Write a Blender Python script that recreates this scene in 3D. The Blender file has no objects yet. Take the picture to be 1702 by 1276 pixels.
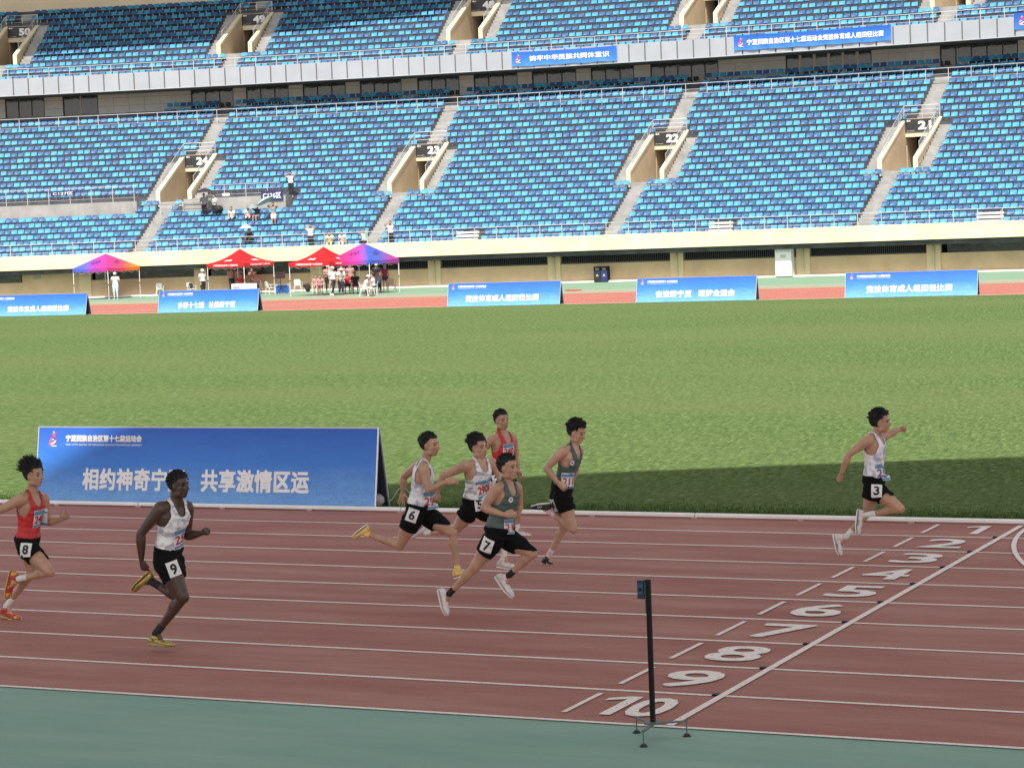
import bpy, bmesh, math, random
import numpy as np
from mathutils import Vector, Matrix, noise
from mathutils.bvhtree import BVHTree
random.seed(7); np.random.seed(7)
SC = bpy.context.scene
COL = SC.collection
V = Vector
rad = math.radians

# ------------------------------------------------------------------ camera
CAM_POS = V((7.0706, -17.4898, 4.1243))
YAW, PITCH, ROLL, FPX = 0.4458, -0.0694, -0.0390, 3931.36
PW, PH = 1702.0, 1276.0
_f = V((-math.sin(YAW)*math.cos(PITCH), math.cos(YAW)*math.cos(PITCH), math.sin(PITCH)))
_r = V((math.cos(YAW), math.sin(YAW), 0)); _u = _r.cross(_f)
CR = math.cos(ROLL)*_r + math.sin(ROLL)*_u
CU = -math.sin(ROLL)*_r + math.cos(ROLL)*_u
CF = _f
cam_d = bpy.data.cameras.new('camera'); cam = bpy.data.objects.new('camera', cam_d); COL.objects.link(cam)
cam.matrix_world = Matrix(((CR.x, CU.x, -CF.x, CAM_POS.x), (CR.y, CU.y, -CF.y, CAM_POS.y), (CR.z, CU.z, -CF.z, CAM_POS.z), (0, 0, 0, 1)))
cam_d.sensor_fit = 'HORIZONTAL'; cam_d.sensor_width = 36.0; cam_d.lens = 36.0*FPX/PW
cam_d.clip_start = 0.5; cam_d.clip_end = 3000
SC.camera = cam

# ------------------------------------------------------------------ world, sun, exposure
SUNV = V((0.20, -0.62, 1.0)).normalized()
EL = math.asin(SUNV.z); AZ = math.atan2(SUNV.x, SUNV.y)
world = bpy.data.worlds.new('World'); SC.world = world; world.use_nodes = True
nt = world.node_tree; nt.nodes.clear()
sky = nt.nodes.new('ShaderNodeTexSky'); sky.sky_type = 'NISHITA'; sky.sun_disc = False
sky.sun_elevation = EL; sky.sun_rotation = AZ; sky.dust_density = 2.5; sky.altitude = 1100
bg = nt.nodes.new('ShaderNodeBackground'); bg.inputs[1].default_value = 0.15
wo = nt.nodes.new('ShaderNodeOutputWorld')
hz = nt.nodes.new('ShaderNodeMix'); hz.data_type = 'RGBA'; hz.blend_type = 'MULTIPLY'; hz.inputs[0].default_value = 1.0
hs = nt.nodes.new('ShaderNodeHueSaturation'); hs.inputs['Saturation'].default_value = 0.35   # hazy, whitish sky
nt.links.new(sky.outputs[0], hs.inputs['Color']); nt.links.new(hs.outputs[0], hz.inputs[6]); hz.inputs[7].default_value = (1.08, 1.0, 0.94, 1)
nt.links.new(hz.outputs[2], bg.inputs[0]); nt.links.new(bg.outputs[0], wo.inputs[0])
sd = bpy.data.lights.new('sun', 'SUN'); sd.energy = 4.0; sd.angle = rad(0.55); sd.color = (1.0, 0.95, 0.86)
sun = bpy.data.objects.new('sun', sd); COL.objects.link(sun)
sun.rotation_euler = SUNV.to_track_quat('Z', 'Y').to_euler()
SC.view_settings.view_transform = 'Standard'; SC.view_settings.look = 'None'
SC.view_settings.exposure = 0.66; SC.view_settings.gamma = 1.0
SC.view_settings.use_curve_mapping = False
SC.cycles.max_bounces = 6; SC.cycles.diffuse_bounces = 4; SC.cycles.glossy_bounces = 3
SC.cycles.transmission_bounces = 4; SC.cycles.use_denoising = True

# photo pixel -> place on a known surface
def ray(px, py):
    return CF + ((px-PW/2)/FPX)*CR - ((py-PH/2)/FPX)*CU
def ground(px, py, z=0.0):
    d = ray(px, py); return CAM_POS + d*((z-CAM_POS.z)/d.z)
def at_y(px, py, Y):
    d = ray(px, py); return CAM_POS + d*((Y-CAM_POS.y)/d.y)

# ------------------------------------------------------------------ materials
MATS = {}
def mat(name, col, rough=0.7, metal=0.0, var=0.0, vscale=5.0, bump=0.0, bscale=40.0, spec=0.5, col2=None, stretch=None, det=4, coat=0.0, sss=0.0, obj_coord=True):
    if name in MATS: return MATS[name]
    m = bpy.data.materials.new(name); m.use_nodes = True; t = m.node_tree; n = t.nodes; L = t.links
    b = n['Principled BSDF']; b.inputs['Base Color'].default_value = (*col, 1); b.inputs['Roughness'].default_value = rough
    b.inputs['Metallic'].default_value = metal; b.inputs['Specular IOR Level'].default_value = spec
    if coat: b.inputs['Coat Weight'].default_value = coat
    if sss: b.inputs['Subsurface Weight'].default_value = sss; b.inputs['Subsurface Radius'].default_value = (.02, .008, .004); b.inputs['Subsurface Scale'].default_value = 1.0
    if var or bump or col2:
        tc = n.new('ShaderNodeTexCoord'); mp = n.new('ShaderNodeMapping')
        geo = n.new('ShaderNodeNewGeometry')
        L.new(tc.outputs['Object'] if obj_coord else geo.outputs['Position'], mp.inputs[0])
        if stretch: mp.inputs['Scale'].default_value = stretch
    if var or col2:
        no = n.new('ShaderNodeTexNoise'); no.inputs['Scale'].default_value = vscale; no.inputs['Detail'].default_value = det; no.inputs['Roughness'].default_value = 0.6
        L.new(mp.outputs[0], no.inputs['Vector'])
        cr = n.new('ShaderNodeValToRGB'); L.new(no.outputs[0], cr.inputs[0])
        c2 = col2 if col2 else tuple(min(1, c*(1+var)) for c in col)
        c1 = col if col2 else tuple(c*(1-var) for c in col)
        cr.color_ramp.elements[0].position = 0.35; cr.color_ramp.elements[1].position = 0.65
        cr.color_ramp.elements[0].color = (*c1, 1); cr.color_ramp.elements[1].color = (*c2, 1)
        L.new(cr.outputs[0], b.inputs['Base Color'])
    if bump:
        n2 = n.new('ShaderNodeTexNoise'); n2.inputs['Scale'].default_value = bscale; n2.inputs['Detail'].default_value = 3
        L.new(mp.outputs[0], n2.inputs['Vector']); bp = n.new('ShaderNodeBump'); bp.inputs['Strength'].default_value = bump; bp.inputs['Distance'].default_value = 0.02
        L.new(n2.outputs[0], bp.inputs['Height']); L.new(bp.outputs[0], b.inputs['Normal'])
    MATS[name] = m
    return m

def nodes_of(name):
    m = bpy.data.materials.new(name); m.use_nodes = True; MATS[name] = m
    t = m.node_tree
    return m, t.nodes, t.links, t.nodes['Principled BSDF']

def noise_n(n, L, vec, scale, detail=4, rough=0.6, dist=0.0):
    x = n.new('ShaderNodeTexNoise'); x.inputs['Scale'].default_value = scale; x.inputs['Detail'].default_value = detail
    x.inputs['Roughness'].default_value = rough; x.inputs['Distortion'].default_value = dist
    L.new(vec, x.inputs['Vector']); return x.outputs[0]
def ramp_n(n, L, fac, stops):
    r = n.new('ShaderNodeValToRGB'); L.new(fac, r.inputs[0]); e = r.color_ramp.elements
    while len(e) < len(stops): e.new(0.5)
    for i, (p, c) in enumerate(stops):
        e[i].position = p; e[i].color = (*c, 1) if len(c) == 3 else c
    return r.outputs[0]
def mix_n(n, L, fac, a, b, mode='MIX'):
    x = n.new('ShaderNodeMix'); x.data_type = 'RGBA'; x.blend_type = mode
    if isinstance(fac, (int, float)): x.inputs[0].default_value = fac
    else: L.new(fac, x.inputs[0])
    for s, k in ((a, 6), (b, 7)):
        if isinstance(s, tuple): x.inputs[k].default_value = (*s, 1)
        else: L.new(s, x.inputs[k])
    return x.outputs[2]
def map_n(n, L, scale=(1, 1, 1), src='pos'):
    if src == 'pos': o = n.new('ShaderNodeNewGeometry').outputs['Position']
    else: o = n.new('ShaderNodeTexCoord').outputs['Object']
    mp = n.new('ShaderNodeMapping'); mp.inputs['Scale'].default_value = scale; L.new(o, mp.inputs[0]); return mp.outputs[0]

# turf
m, n, L, b = nodes_of('turf'); b.inputs['Roughness'].default_value = 1.0; b.inputs['Specular IOR Level'].default_value = 0.0
p1 = map_n(n, L, (1, 1, 1))
fine = noise_n(n, L, map_n(n, L, (1, .26, 1)), 15, 5, 0.72)
mid = noise_n(n, L, map_n(n, L, (1.0, 1.6, 1)), 2.2, 5, 0.6)
big = noise_n(n, L, map_n(n, L, (0.25, 1.0, 1)), 0.12, 3, 0.5)
c = ramp_n(n, L, fine, [(0.32, (0.026, 0.054, 0.015)), (0.50, (0.084, 0.133, 0.046)), (0.63, (0.165, 0.225, 0.092)), (0.74, (0.33, 0.37, 0.18))])
c = mix_n(n, L, ramp_n(n, L, mid, [(0.35, (0, 0, 0)), (0.65, (0.28, 0.28, 0.28))]), c, (0.108, 0.150, 0.055))
c = mix_n(n, L, ramp_n(n, L, big, [(0.40, (0, 0, 0)), (0.60, (0.38, 0.38, 0.38))]), c, (0.130, 0.162, 0.070))
L.new(c, b.inputs['Base Color'])
bp = n.new('ShaderNodeBump'); bp.inputs['Strength'].default_value = 0.7; bp.inputs['Distance'].default_value = 0.03; L.new(fine, bp.inputs['Height']); L.new(bp.outputs[0], b.inputs['Normal'])
# running track
def track_mat(name, ca, cb, cc):
    m, n, L, b = nodes_of(name); b.inputs['Roughness'].default_value = 0.82; b.inputs['Specular IOR Level'].default_value = 0.3
    st = noise_n(n, L, map_n(n, L, (0.30, 1.5, 1)), 1.1, 6, 0.68)
    gr = noise_n(n, L, map_n(n, L), 130, 3, 0.6)
    c = ramp_n(n, L, st, [(0.36, ca), (0.5, cb), (0.64, cc)])
    c = mix_n(n, L, 0.35, c, ramp_n(n, L, gr, [(0.3, tuple(x*0.55 for x in cb)), (0.7, tuple(min(1, x*1.5) for x in cb))]))
    spot = noise_n(n, L, map_n(n, L), 1.7, 6, 0.7)
    c = mix_n(n, L, ramp_n(n, L, spot, [(0.62, (0, 0, 0)), (0.75, (0.25, 0.25, 0.25))]), c, tuple(x*0.6 for x in cb))
    L.new(c, b.inputs['Base Color'])
    bp = n.new('ShaderNodeBump'); bp.inputs['Strength'].default_value = 0.35; bp.inputs['Distance'].default_value = 0.004; L.new(gr, bp.inputs['Height']); L.new(bp.outputs[0], b.inputs['Normal'])
    return m
TRACK = track_mat('track_rubber', (0.285, 0.100, 0.080), (0.355, 0.155, 0.122), (0.42, 0.220, 0.178))
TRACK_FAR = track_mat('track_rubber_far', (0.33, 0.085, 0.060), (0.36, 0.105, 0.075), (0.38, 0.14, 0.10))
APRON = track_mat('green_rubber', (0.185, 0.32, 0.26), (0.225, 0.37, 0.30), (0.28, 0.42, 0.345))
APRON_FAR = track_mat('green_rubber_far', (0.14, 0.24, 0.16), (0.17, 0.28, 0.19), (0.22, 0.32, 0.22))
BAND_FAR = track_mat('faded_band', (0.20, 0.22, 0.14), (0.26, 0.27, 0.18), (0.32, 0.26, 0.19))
# worn paint
m, n, L, b = nodes_of('line_paint'); b.inputs['Roughness'].default_value = 0.75
w = noise_n(n, L, map_n(n, L), 55, 5, 0.75)
L.new(ramp_n(n, L, w, [(0.36, (0.40, 0.20, 0.15)), (0.44, (0.80, 0.70, 0.63)), (0.6, (0.88, 0.82, 0.76))]), b.inputs['Base Color'])
PAINT = m
m, n, L, b = nodes_of('number_paint'); b.inputs['Roughness'].default_value = 0.75
w = noise_n(n, L, map_n(n, L), 42, 5, 0.8)
L.new(ramp_n(n, L, w, [(0.37, (0.34, 0.15, 0.11)), (0.41, (0.76, 0.68, 0.61)), (0.6, (0.88, 0.83, 0.77))]), b.inputs['Base Color'])
NPAINT = m
# concrete, render, cladding
m, n, L, b = nodes_of('concrete'); b.inputs['Roughness'].default_value = 0.9
a_ = noise_n(n, L, map_n(n, L), 0.9, 6, 0.65); d_ = noise_n(n, L, map_n(n, L, (1, 1, .15)), 3.0, 5, 0.7)
c = ramp_n(n, L, a_, [(0.3, (0.26, 0.26, 0.25)), (0.7, (0.40, 0.395, 0.385))])
c = mix_n(n, L, ramp_n(n, L, d_, [(0.5, (0, 0, 0)), (0.75, (0.5, 0.5, 0.5))]), c, (0.20, 0.19, 0.175)); L.new(c, b.inputs['Base Color'])
CONC = m
m, n, L, b = nodes_of('cream_render'); b.inputs['Roughness'].default_value = 0.85
a_ = noise_n(n, L, map_n(n, L), 0.6, 5, 0.6); d_ = noise_n(n, L, map_n(n, L, (2.2, 2.2, .25)), 2.0, 6, 0.75)
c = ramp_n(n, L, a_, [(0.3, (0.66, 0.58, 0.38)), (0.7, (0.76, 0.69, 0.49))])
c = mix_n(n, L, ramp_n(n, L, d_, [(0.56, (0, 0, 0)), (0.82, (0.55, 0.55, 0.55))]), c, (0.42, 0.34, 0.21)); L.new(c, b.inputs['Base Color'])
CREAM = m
TERR = mat('deck_seat_shade', (0.065, 0.068, 0.082), 0.85, var=0.3, vscale=1.2, obj_coord=False)  # terrace concrete coloured dark to stand for the shade under the seats
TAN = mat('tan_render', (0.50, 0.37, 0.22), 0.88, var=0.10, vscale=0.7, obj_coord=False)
CLAD = mat('grey_cladding', (0.385, 0.41, 0.45), 0.45, metal=0.15, var=0.05, vscale=0.5, obj_coord=False)
CLAD2 = mat('box_wall_cladding', (0.56, 0.56, 0.545), 0.6, var=0.07, vscale=0.8, obj_coord=False)
SOFFIT = mat('soffit_grey', (0.16, 0.16, 0.155), 0.9)
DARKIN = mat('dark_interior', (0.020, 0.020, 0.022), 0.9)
ROOFM = mat('roof_sheet', (0.55, 0.50, 0.40), 0.7, var=0.06, vscale=0.2, obj_coord=False)
BEIGE = mat('roof_beige', (0.62, 0.53, 0.38), 0.8, var=0.05, vscale=0.3, obj_coord=False)
RAIL = mat('galvanised_steel', (0.62, 0.63, 0.65), 0.42, metal=0.55, var=0.08, vscale=6)
DARKRAIL = mat('dark_steel', (0.13, 0.14, 0.14), 0.5, metal=0.4)
BLACK = mat('black_paint', (0.006, 0.006, 0.007), 0.6, spec=.2)
SIGNB = mat('sign_charcoal', (0.030, 0.031, 0.034), 0.5, var=0.15, vscale=3)
NAVY = mat('sign_navy', (0.025, 0.030, 0.12), 0.5)
WHITE = mat('white_print', (0.80, 0.80, 0.80), 0.6)
WPLAST = mat('white_plastic', (0.74, 0.74, 0.72), 0.4)
WKERB = mat('white_kerb', (0.80, 0.79, 0.77), 0.4, var=0.05, vscale=2)
SEAT_L = mat('seat_light_blue', (0.042, 0.255, 0.42), 0.5, var=0.10, vscale=0.9, spec=0.5, obj_coord=False)
SEAT_D = mat('seat_dark_blue', (0.024, 0.105, 0.245), 0.40, var=0.12, vscale=0.9, spec=0.5, obj_coord=False)
ALU = mat('aluminium', (0.62, 0.63, 0.64), 0.35, metal=0.7)
GREYBOX = mat('grey_cabinet', (0.45, 0.47, 0.46), 0.5, var=0.05, vscale=3)
m, n, L, b = nodes_of('window_glass'); b.inputs['Roughness'].default_value = 0.06; b.inputs['Base Color'].default_value = (0.22, 0.24, 0.26, 1)
b.inputs['Transmission Weight'].default_value = 0.75; b.inputs['IOR'].default_value = 1.5
bp = n.new('ShaderNodeBump'); bp.inputs['Strength'].default_value = 0.12; bp.inputs['Distance'].default_value = 0.1
L.new(noise_n(n, L, map_n(n, L), 0.9, 3), bp.inputs['Height']); L.new(bp.outputs[0], b.inputs['Normal'])
GLASS = m

# ------------------------------------------------------------------ object helpers
def link(name, me, m=None, parent=None):
    o = bpy.data.objects.new(name, me); COL.objects.link(o)
    if m is not None and me is not None and len(me.materials) == 0: me.materials.append(m)
    if parent is not None: o.parent = parent
    return o
def tag(o, label=None, cat=None, group=None, kind=None):
    if label: o['label'] = label
    if cat: o['category'] = cat
    if group: o['group'] = group
    if kind: o['kind'] = kind
    return o
def thing(name, loc, label, cat, group=None, rotz=0.0):
    o = bpy.data.objects.new(name, None); COL.objects.link(o); o.empty_display_size = 0.2
    o.location = loc; o.rotation_euler = (0, 0, rotz)
    return tag(o, label, cat, group)
def empty(name, parent, loc=(0, 0, 0), rotz=0.0):
    o = bpy.data.objects.new(name, None); COL.objects.link(o); o.parent = parent; o.location = loc; o.rotation_euler = (0, 0, rotz); o.empty_display_size = 0.1
    return o
class MB:
    def __init__(s): s.v = []; s.f = []
    def add(s, vs, fs):
        k = len(s.v); s.v += [tuple(x) for x in vs]; s.f += [tuple(i+k for i in f) for f in fs]; return s
    def box(s, x0, x1, y0, y1, z0, z1, fn=None):
        vs = [(x, y, z) for z in (z0, z1) for y in (y0, y1) for x in (x0, x1)]
        if fn: vs = [fn(*p) for p in vs]
        return s.add(vs, [(0, 2, 3, 1), (4, 5, 7, 6), (0, 1, 5, 4), (2, 6, 7, 3), (0, 4, 6, 2), (1, 3, 7, 5)])
    def quad(s, a, b, c, d): return s.add([a, b, c, d], [(0, 1, 2, 3)])
    def tube(s, p0, p1, r0, r1=None, n=6, caps=True):
        p0, p1 = V(p0), V(p1); r1 = r0 if r1 is None else r1
        d = (p1-p0).normalized(); a = d.orthogonal().normalized(); b = d.cross(a); vs = []
        for p, r in ((p0, r0), (p1, r1)):
            for i in range(n):
                t = 2*math.pi*i/n; vs.append(p+(a*math.cos(t)+b*math.sin(t))*r)
        fs = [(i, (i+1) % n, n+(i+1) % n, n+i) for i in range(n)]
        if caps: fs += [tuple(range(n))[::-1], tuple(range(n, 2*n))]
        return s.add(vs, fs)
    def path(s, pts, r, n=6):
        for a, b in zip(pts[:-1], pts[1:]): s.tube(a, b, r, n=n)
        return s
    def ball(s, c, r, nu=8, nv=6, M=None):
        c = V(c); r = (r, r, r) if isinstance(r, (int, float)) else r; vs = []; fs = []
        for j in range(nv+1):
            ph = math.pi*j/nv
            for i in range(nu):
                t = 2*math.pi*i/nu; p = V((r[0]*math.sin(ph)*math.cos(t), r[1]*math.sin(ph)*math.sin(t), r[2]*math.cos(ph)))
                vs.append(c+(M @ p if M else p))
        for j in range(nv):
            for i in range(nu): fs.append((j*nu+i, j*nu+(i+1) % nu, (j+1)*nu+(i+1) % nu, (j+1)*nu+i)[::-1])
        return s.add(vs, fs)
    def mesh(s, name='mesh', smooth=False):
        me = bpy.data.meshes.new(name); me.from_pydata(s.v, [], s.f); me.validate()
        if smooth: me.polygons.foreach_set('use_smooth', [True]*len(me.polygons))
        me.update(); return me
    def build(s, name, m, parent=None, smooth=False):
        return link(name, s.mesh(name, smooth), m, parent)

_txt = {}
def text_geo(body, bold=0.0, spacing=1.0, align='CENTER'):
    key = (body, bold, spacing, align)
    if key in _txt: return _txt[key]
    cu = bpy.data.curves.new('t', 'FONT'); cu.body = body; cu.size = 1.0; cu.offset = bold; cu.space_character = spacing
    cu.align_x = align; cu.resolution_u = 3
    o = bpy.data.objects.new('t', cu); COL.objects.link(o)
    dg = bpy.context.evaluated_depsgraph_get(); me = bpy.data.meshes.new_from_object(o.evaluated_get(dg))
    vs = [v.co.copy() for v in me.vertices]; fs = [tuple(p.vertices) for p in me.polygons]
    bpy.data.objects.remove(o); bpy.data.meshes.remove(me); bpy.data.curves.remove(cu)
    if vs:
        x0 = min(v.x for v in vs); x1 = max(v.x for v in vs); y0 = min(v.y for v in vs); y1 = max(v.y for v in vs)
    else: x0 = x1 = y0 = y1 = 0
    _txt[key] = (vs, fs, (x0, x1, y0, y1)); return _txt[key]
def text_box(body, x0, x1, y0, y1, fn, bold=0.0, spacing=1.0):
    """lettering stretched into the box x0..x1, y0..y1 of the local plane mapped by fn(x,y)"""
    vs, fs, (a, b, c, d) = text_geo(body, 0.0, spacing)
    if not vs: return MB()
    k = (y1-y0)/(d-c)*bold*1.25
    cx, cy = (x0+x1)/2, (y0+y1)/2
    nrm = (fn(cx+.01, cy)if isinstance(fn(cx, cy), Vector) else V(fn(cx+.01, cy)))
    o_ = V(fn(cx, cy)); nrm = (V(fn(cx+.01, cy))-o_).cross(V(fn(cx, cy+.01))-o_).normalized()
    offs = [(0, 0)] if bold == 0 else [(0, 0), (-k, -k), (k, -k), (-k, k), (k, k)] if bold < .03 else [(0, 0), (-k, -k), (k, -k), (-k, k), (k, k), (-k, 0), (k, 0), (0, k), (0, -k)]
    mb = MB()
    for i, (dx, dy) in enumerate(offs):
        mb.add([V(fn(x0+k+dx+(v.x-a)/(b-a)*(x1-x0-2*k), y0+k+dy+(v.y-c)/(d-c)*(y1-y0-2*k)))+nrm*(.0004*i) for v in vs], fs)
    return mb

# ------------------------------------------------------------------ ground
def sheet(name, m, x0, x1, y0, y1, z, parent=None, sub=1):
    mb = MB()
    for i in range(sub):
        a = x0+(x1-x0)*i/sub; b_ = x0+(x1-x0)*(i+1)/sub
        mb.quad((a, y0, z), (b_, y0, z), (b_, y1, z), (a, y1, z))
    return tag(mb.build(name, m, parent), kind='structure')
EARTH = mat('earth', (0.22, 0.20, 0.16), 0.95, var=0.2, vscale=0.3)
sheet('ground', EARTH, -900, 900, -600, 1200, -0.03)
sheet('infield_grass', MATS['turf'], -150, 90, 12.46, 84.9, 0.012)
trk = sheet('running_track', TRACK, -150, 90, 0.0, 12.45, 0.004)
apr = sheet('track_apron', APRON, -150, 90, -9.0, 0.0, 0.0)
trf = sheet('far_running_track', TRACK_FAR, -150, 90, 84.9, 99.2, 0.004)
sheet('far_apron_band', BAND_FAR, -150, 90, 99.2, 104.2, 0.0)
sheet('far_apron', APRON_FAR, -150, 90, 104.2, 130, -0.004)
for i in range(10):
    y = 1.22*i
    sheet('lane_line', PAINT, -150, 90, y-0.03 if i else -0.055, y+0.03 if i else 0.005, 0.009, trk)
    sheet('lane_line', PAINT, -150, 90, 85.3+1.22*(i+1)-0.03, 85.3+1.22*(i+1)+0.03, 0.009, trf)
sheet('edge_line', WKERB, -150, 90, 84.95, 85.12, 0.02, trf)
for y in (100.3, 102.4, 104.2): sheet('apron_line', PAINT, -150, 90, y-.05, y+.05, 0.006, trf)
sheet('finish_line', PAINT, -0.035, 0.035, 0.0, 12.10, 0.013, trk)
for i in range(1, 10):
    MB().box(-0.085, -0.036, 1.22*i-.03, 1.22*i+.03, 0.009, 0.022).build('lane_marker', BLACK, trk)
for k in range(10):
    y0 = 1.22*k
    sheet('break_line', PAINT, -1.075, -1.025, y0+0.25, y0+1.05, 0.013, trk)
    num = str(10-k); wd = 0.53 if k else 0.60
    xc = -0.52 if k else -0.60
    if num == '1': wd = 0.32
    ones = MB()
    if num[0] == '1':
        x0 = xc-wd/2; sw = .105
        if num == '1': x0 = -.62
        for (pa, pb, pc, pd) in (((x0+.17, .24), (x0+.17+sw, .24), (x0+.17+sw, .98), (x0+.17, .98)), ((x0, .78), (x0+.168, .87), (x0+.168, .98), (x0, .875))):
            ones.quad(*[(q_[0], y0+q_[1], .0145) for q_ in (pa, pb, pc, pd)])
        tag(ones.build('lane_number', NPAINT, trk), kind='structure')
        if num == '1': continue
        num = '0'; xc += .20; wd = .36
    tag(text_box(num, xc-wd/2, xc+wd/2, y0+0.24, y0+0.98, lambda x, y: (x, y, 0.014), bold=0.012).build('lane_number', NPAINT, trk), kind='structure')
# curved start line by the kerb
arc = MB(); pts = []
for i in range(25):
    t = i/24; y = 12.1-3.9*t; x = 0.12 + 0.0655*(12.1-y)**2
    pts.append((x, y))
for (xa, ya), (xb, yb) in zip(pts[:-1], pts[1:]):
    arc.quad((xa-.03, ya, .0165), (xb-.03, yb, .0165), (xb+.03, yb, .0165), (xa+.03, ya, .0165))
tag(arc.build('curved_start_line', PAINT, trk), kind='structure')
# a few things lying far off on the far straight: diagonal cut-in line
cl = MB(); cl.quad((-70, 86.5, .013), (-52, 98.0, .013), (-52, 98.12, .013), (-70, 86.62, .013)); tag(cl.build('cut_in_line', PAINT, trf), kind='structure')

# white inner kerb: lengths of raised tube with feet
kerb = thing('track_kerb', (0, 12.2, 0), 'raised white aluminium kerb tube along the inside of lane one', 'kerb')
kl = 4.5
kseg = MB()
for (a, b_) in ((0.01, kl-0.01),):
    prof = [(-.035, .028), (-.035, .058), (-.02, .075), (.02, .075), (.035, .058), (.035, .028)]
    vs = [(x, y, z) for x in (a, b_) for y, z in prof]; nn = len(prof)
    kseg.add(vs, [(i, (i+1) % nn, nn+(i+1) % nn, nn+i) for i in range(nn)]+[tuple(range(nn))[::-1], tuple(range(nn, 2*nn))])
km = kseg.mesh('kerb_tube'); km.materials.append(WKERB)
kfoot = MB().box(-.04, .04, -.045, .045, 0.004, .03).mesh('kerb_foot'); kfoot.materials.append(mat('kerb_foot', (0.45, 0.33, 0.31), 0.7))
for i in range(-9, 4):
    o = link('kerb_tube', km, None, kerb); o.location = (i*kl+0.05, 0, 0)
    for fx in (0.0, 1.5, 3.0):
        o = link('kerb_foot', kfoot, None, kerb); o.location = (i*kl+fx+.05, 0, 0)
# tufts of blades where the turf meets the rubber
tv = []; tf = []
rs = np.random.RandomState(3)
for i in range(26000):
    x = rs.uniform(-18, 4.5); y = 12.43+abs(rs.normal(0, 0.5)); h = rs.uniform(.02, .055); w = rs.uniform(.003, .006)
    a = rs.uniform(0, 6.28); lx = rs.normal(0, .015); ly = rs.normal(0, .015)
    k = len(tv); tv += [(x-w*math.cos(a), y-w*math.sin(a), .008), (x+w*math.cos(a), y+w*math.sin(a), .008), (x+lx, y+ly, .008+h)]
    tf.append((k, k+1, k+2))
gm = bpy.data.meshes.new('grass_blades'); gm.from_pydata(tv, [], tf)
tag(link('grass_blades', gm, mat('blade_green', (0.050, 0.095, 0.020), 0.9, var=0.5, vscale=30, spec=0.05)), 'short grass blades fringing the infield beside the white kerb', 'grass', kind='stuff')

# ------------------------------------------------------------------ stand frame (curved, radius 200 m)
RST = 200.0
_a = rad(5.0); SU = V((math.cos(_a), math.sin(_a), 0)); SW = V((-math.sin(_a), math.cos(_a), 0))
SCN = V((-57.51, 118.22, 0)) + SU*5 - SW*RST
def SP(s, v, z):
    f = s/RST; return SCN + (SU*math.sin(f)+SW*math.cos(f))*(RST+v) + V((0, 0, z))
def SROT(s): return _a - s/RST
def smat(s, v, z):
    return Matrix.Translation(SP(s, v, z)) @ Matrix.Rotation(SROT(s), 4, 'Z')
S0, S1 = -62.0, 48.0
def sweep(prof, s0=S0, s1=S1, step=2.0, closed=True, off=0.0):
    """extrude a (v,z) outline along the curved stand"""
    k = max(1, int(round((s1-s0)/step))); nn = len(prof); mb = MB(); vs = []; fs = []
    for i in range(k+1):
        s = s0+(s1-s0)*i/k; vs += [SP(s, v, z) for v, z in prof]
    m_ = nn if closed else nn-1
    for i in range(k):
        for j in range(m_):
            a = i*nn+j; b_ = i*nn+(j+1) % nn; fs.append((a, b_, b_+nn, a+nn))
    if closed: fs += [tuple(range(nn)), tuple(range(k*nn, k*nn+nn))[::-1]]
    return mb.add(vs, fs)
def zl(k): return 3.0+.378*k+.0025*k*k-.41          # floor of lower row k
def zu(k): return 15.95+.495*k+.0015*k*k-.41        # floor of upper row k
def vl(k): return -.5+.8*k
def vu(k): return 17.3+.8*k
NL, NU = 25, 13
low = thing('lower_grandstand', SP(0, 0, 0), 'cream concrete lower tier of the stadium stand across the field', 'grandstand')
upp = thing('upper_grandstand', SP(0, 20, 15), 'upper tier of the stadium stand above the grey panelled fascia', 'grandstand')
def sp_child(o, parent):
    """parent an object built in world space under a thing"""
    o.parent = parent; o.matrix_parent_inverse = Matrix.Translation(-parent.location)
    return o
CA = [-46.63, -30.5, -14.37, 1.76, 17.89, 34.02, 50.15]       # stair centres of the lower tier
CUP = [-46.3, -29.65, -13.6, 2.2, 18.3, 34.3, 50.3]          # stair centres of the upper tier
def VC(i): return CA[i]+.23
def in_vom_low(s, k, m_=1.25):
    for i in range(len(CA)):
        if abs(s-VC(i)) < m_ and 8.9 <= k <= 15.5: return True
    return False
# terraces; rows 9..15 are cut by the vomitories
def row_spans(k, cs, half, k0, k1):
    if not (k0 <= k <= k1): return [(S0, S1)]
    out = []; a = S0
    for c_ in cs:
        if c_+half <= S0: continue
        out.append((a, max(a+.01, c_-half))); a = c_+half
    out.append((a, S1)); return [x for x in out if x[1]-x[0] > 0.3]
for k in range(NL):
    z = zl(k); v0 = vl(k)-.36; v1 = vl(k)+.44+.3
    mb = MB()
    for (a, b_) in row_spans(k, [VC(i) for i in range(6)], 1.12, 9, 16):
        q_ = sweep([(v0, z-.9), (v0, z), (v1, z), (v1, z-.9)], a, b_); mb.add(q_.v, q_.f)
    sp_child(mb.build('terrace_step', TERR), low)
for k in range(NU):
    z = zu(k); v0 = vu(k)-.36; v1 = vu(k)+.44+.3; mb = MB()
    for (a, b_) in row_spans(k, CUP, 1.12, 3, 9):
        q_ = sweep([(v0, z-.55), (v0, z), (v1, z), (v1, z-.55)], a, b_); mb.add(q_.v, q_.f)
    sp_child(mb.build('terrace_step', TERR), upp)
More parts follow.
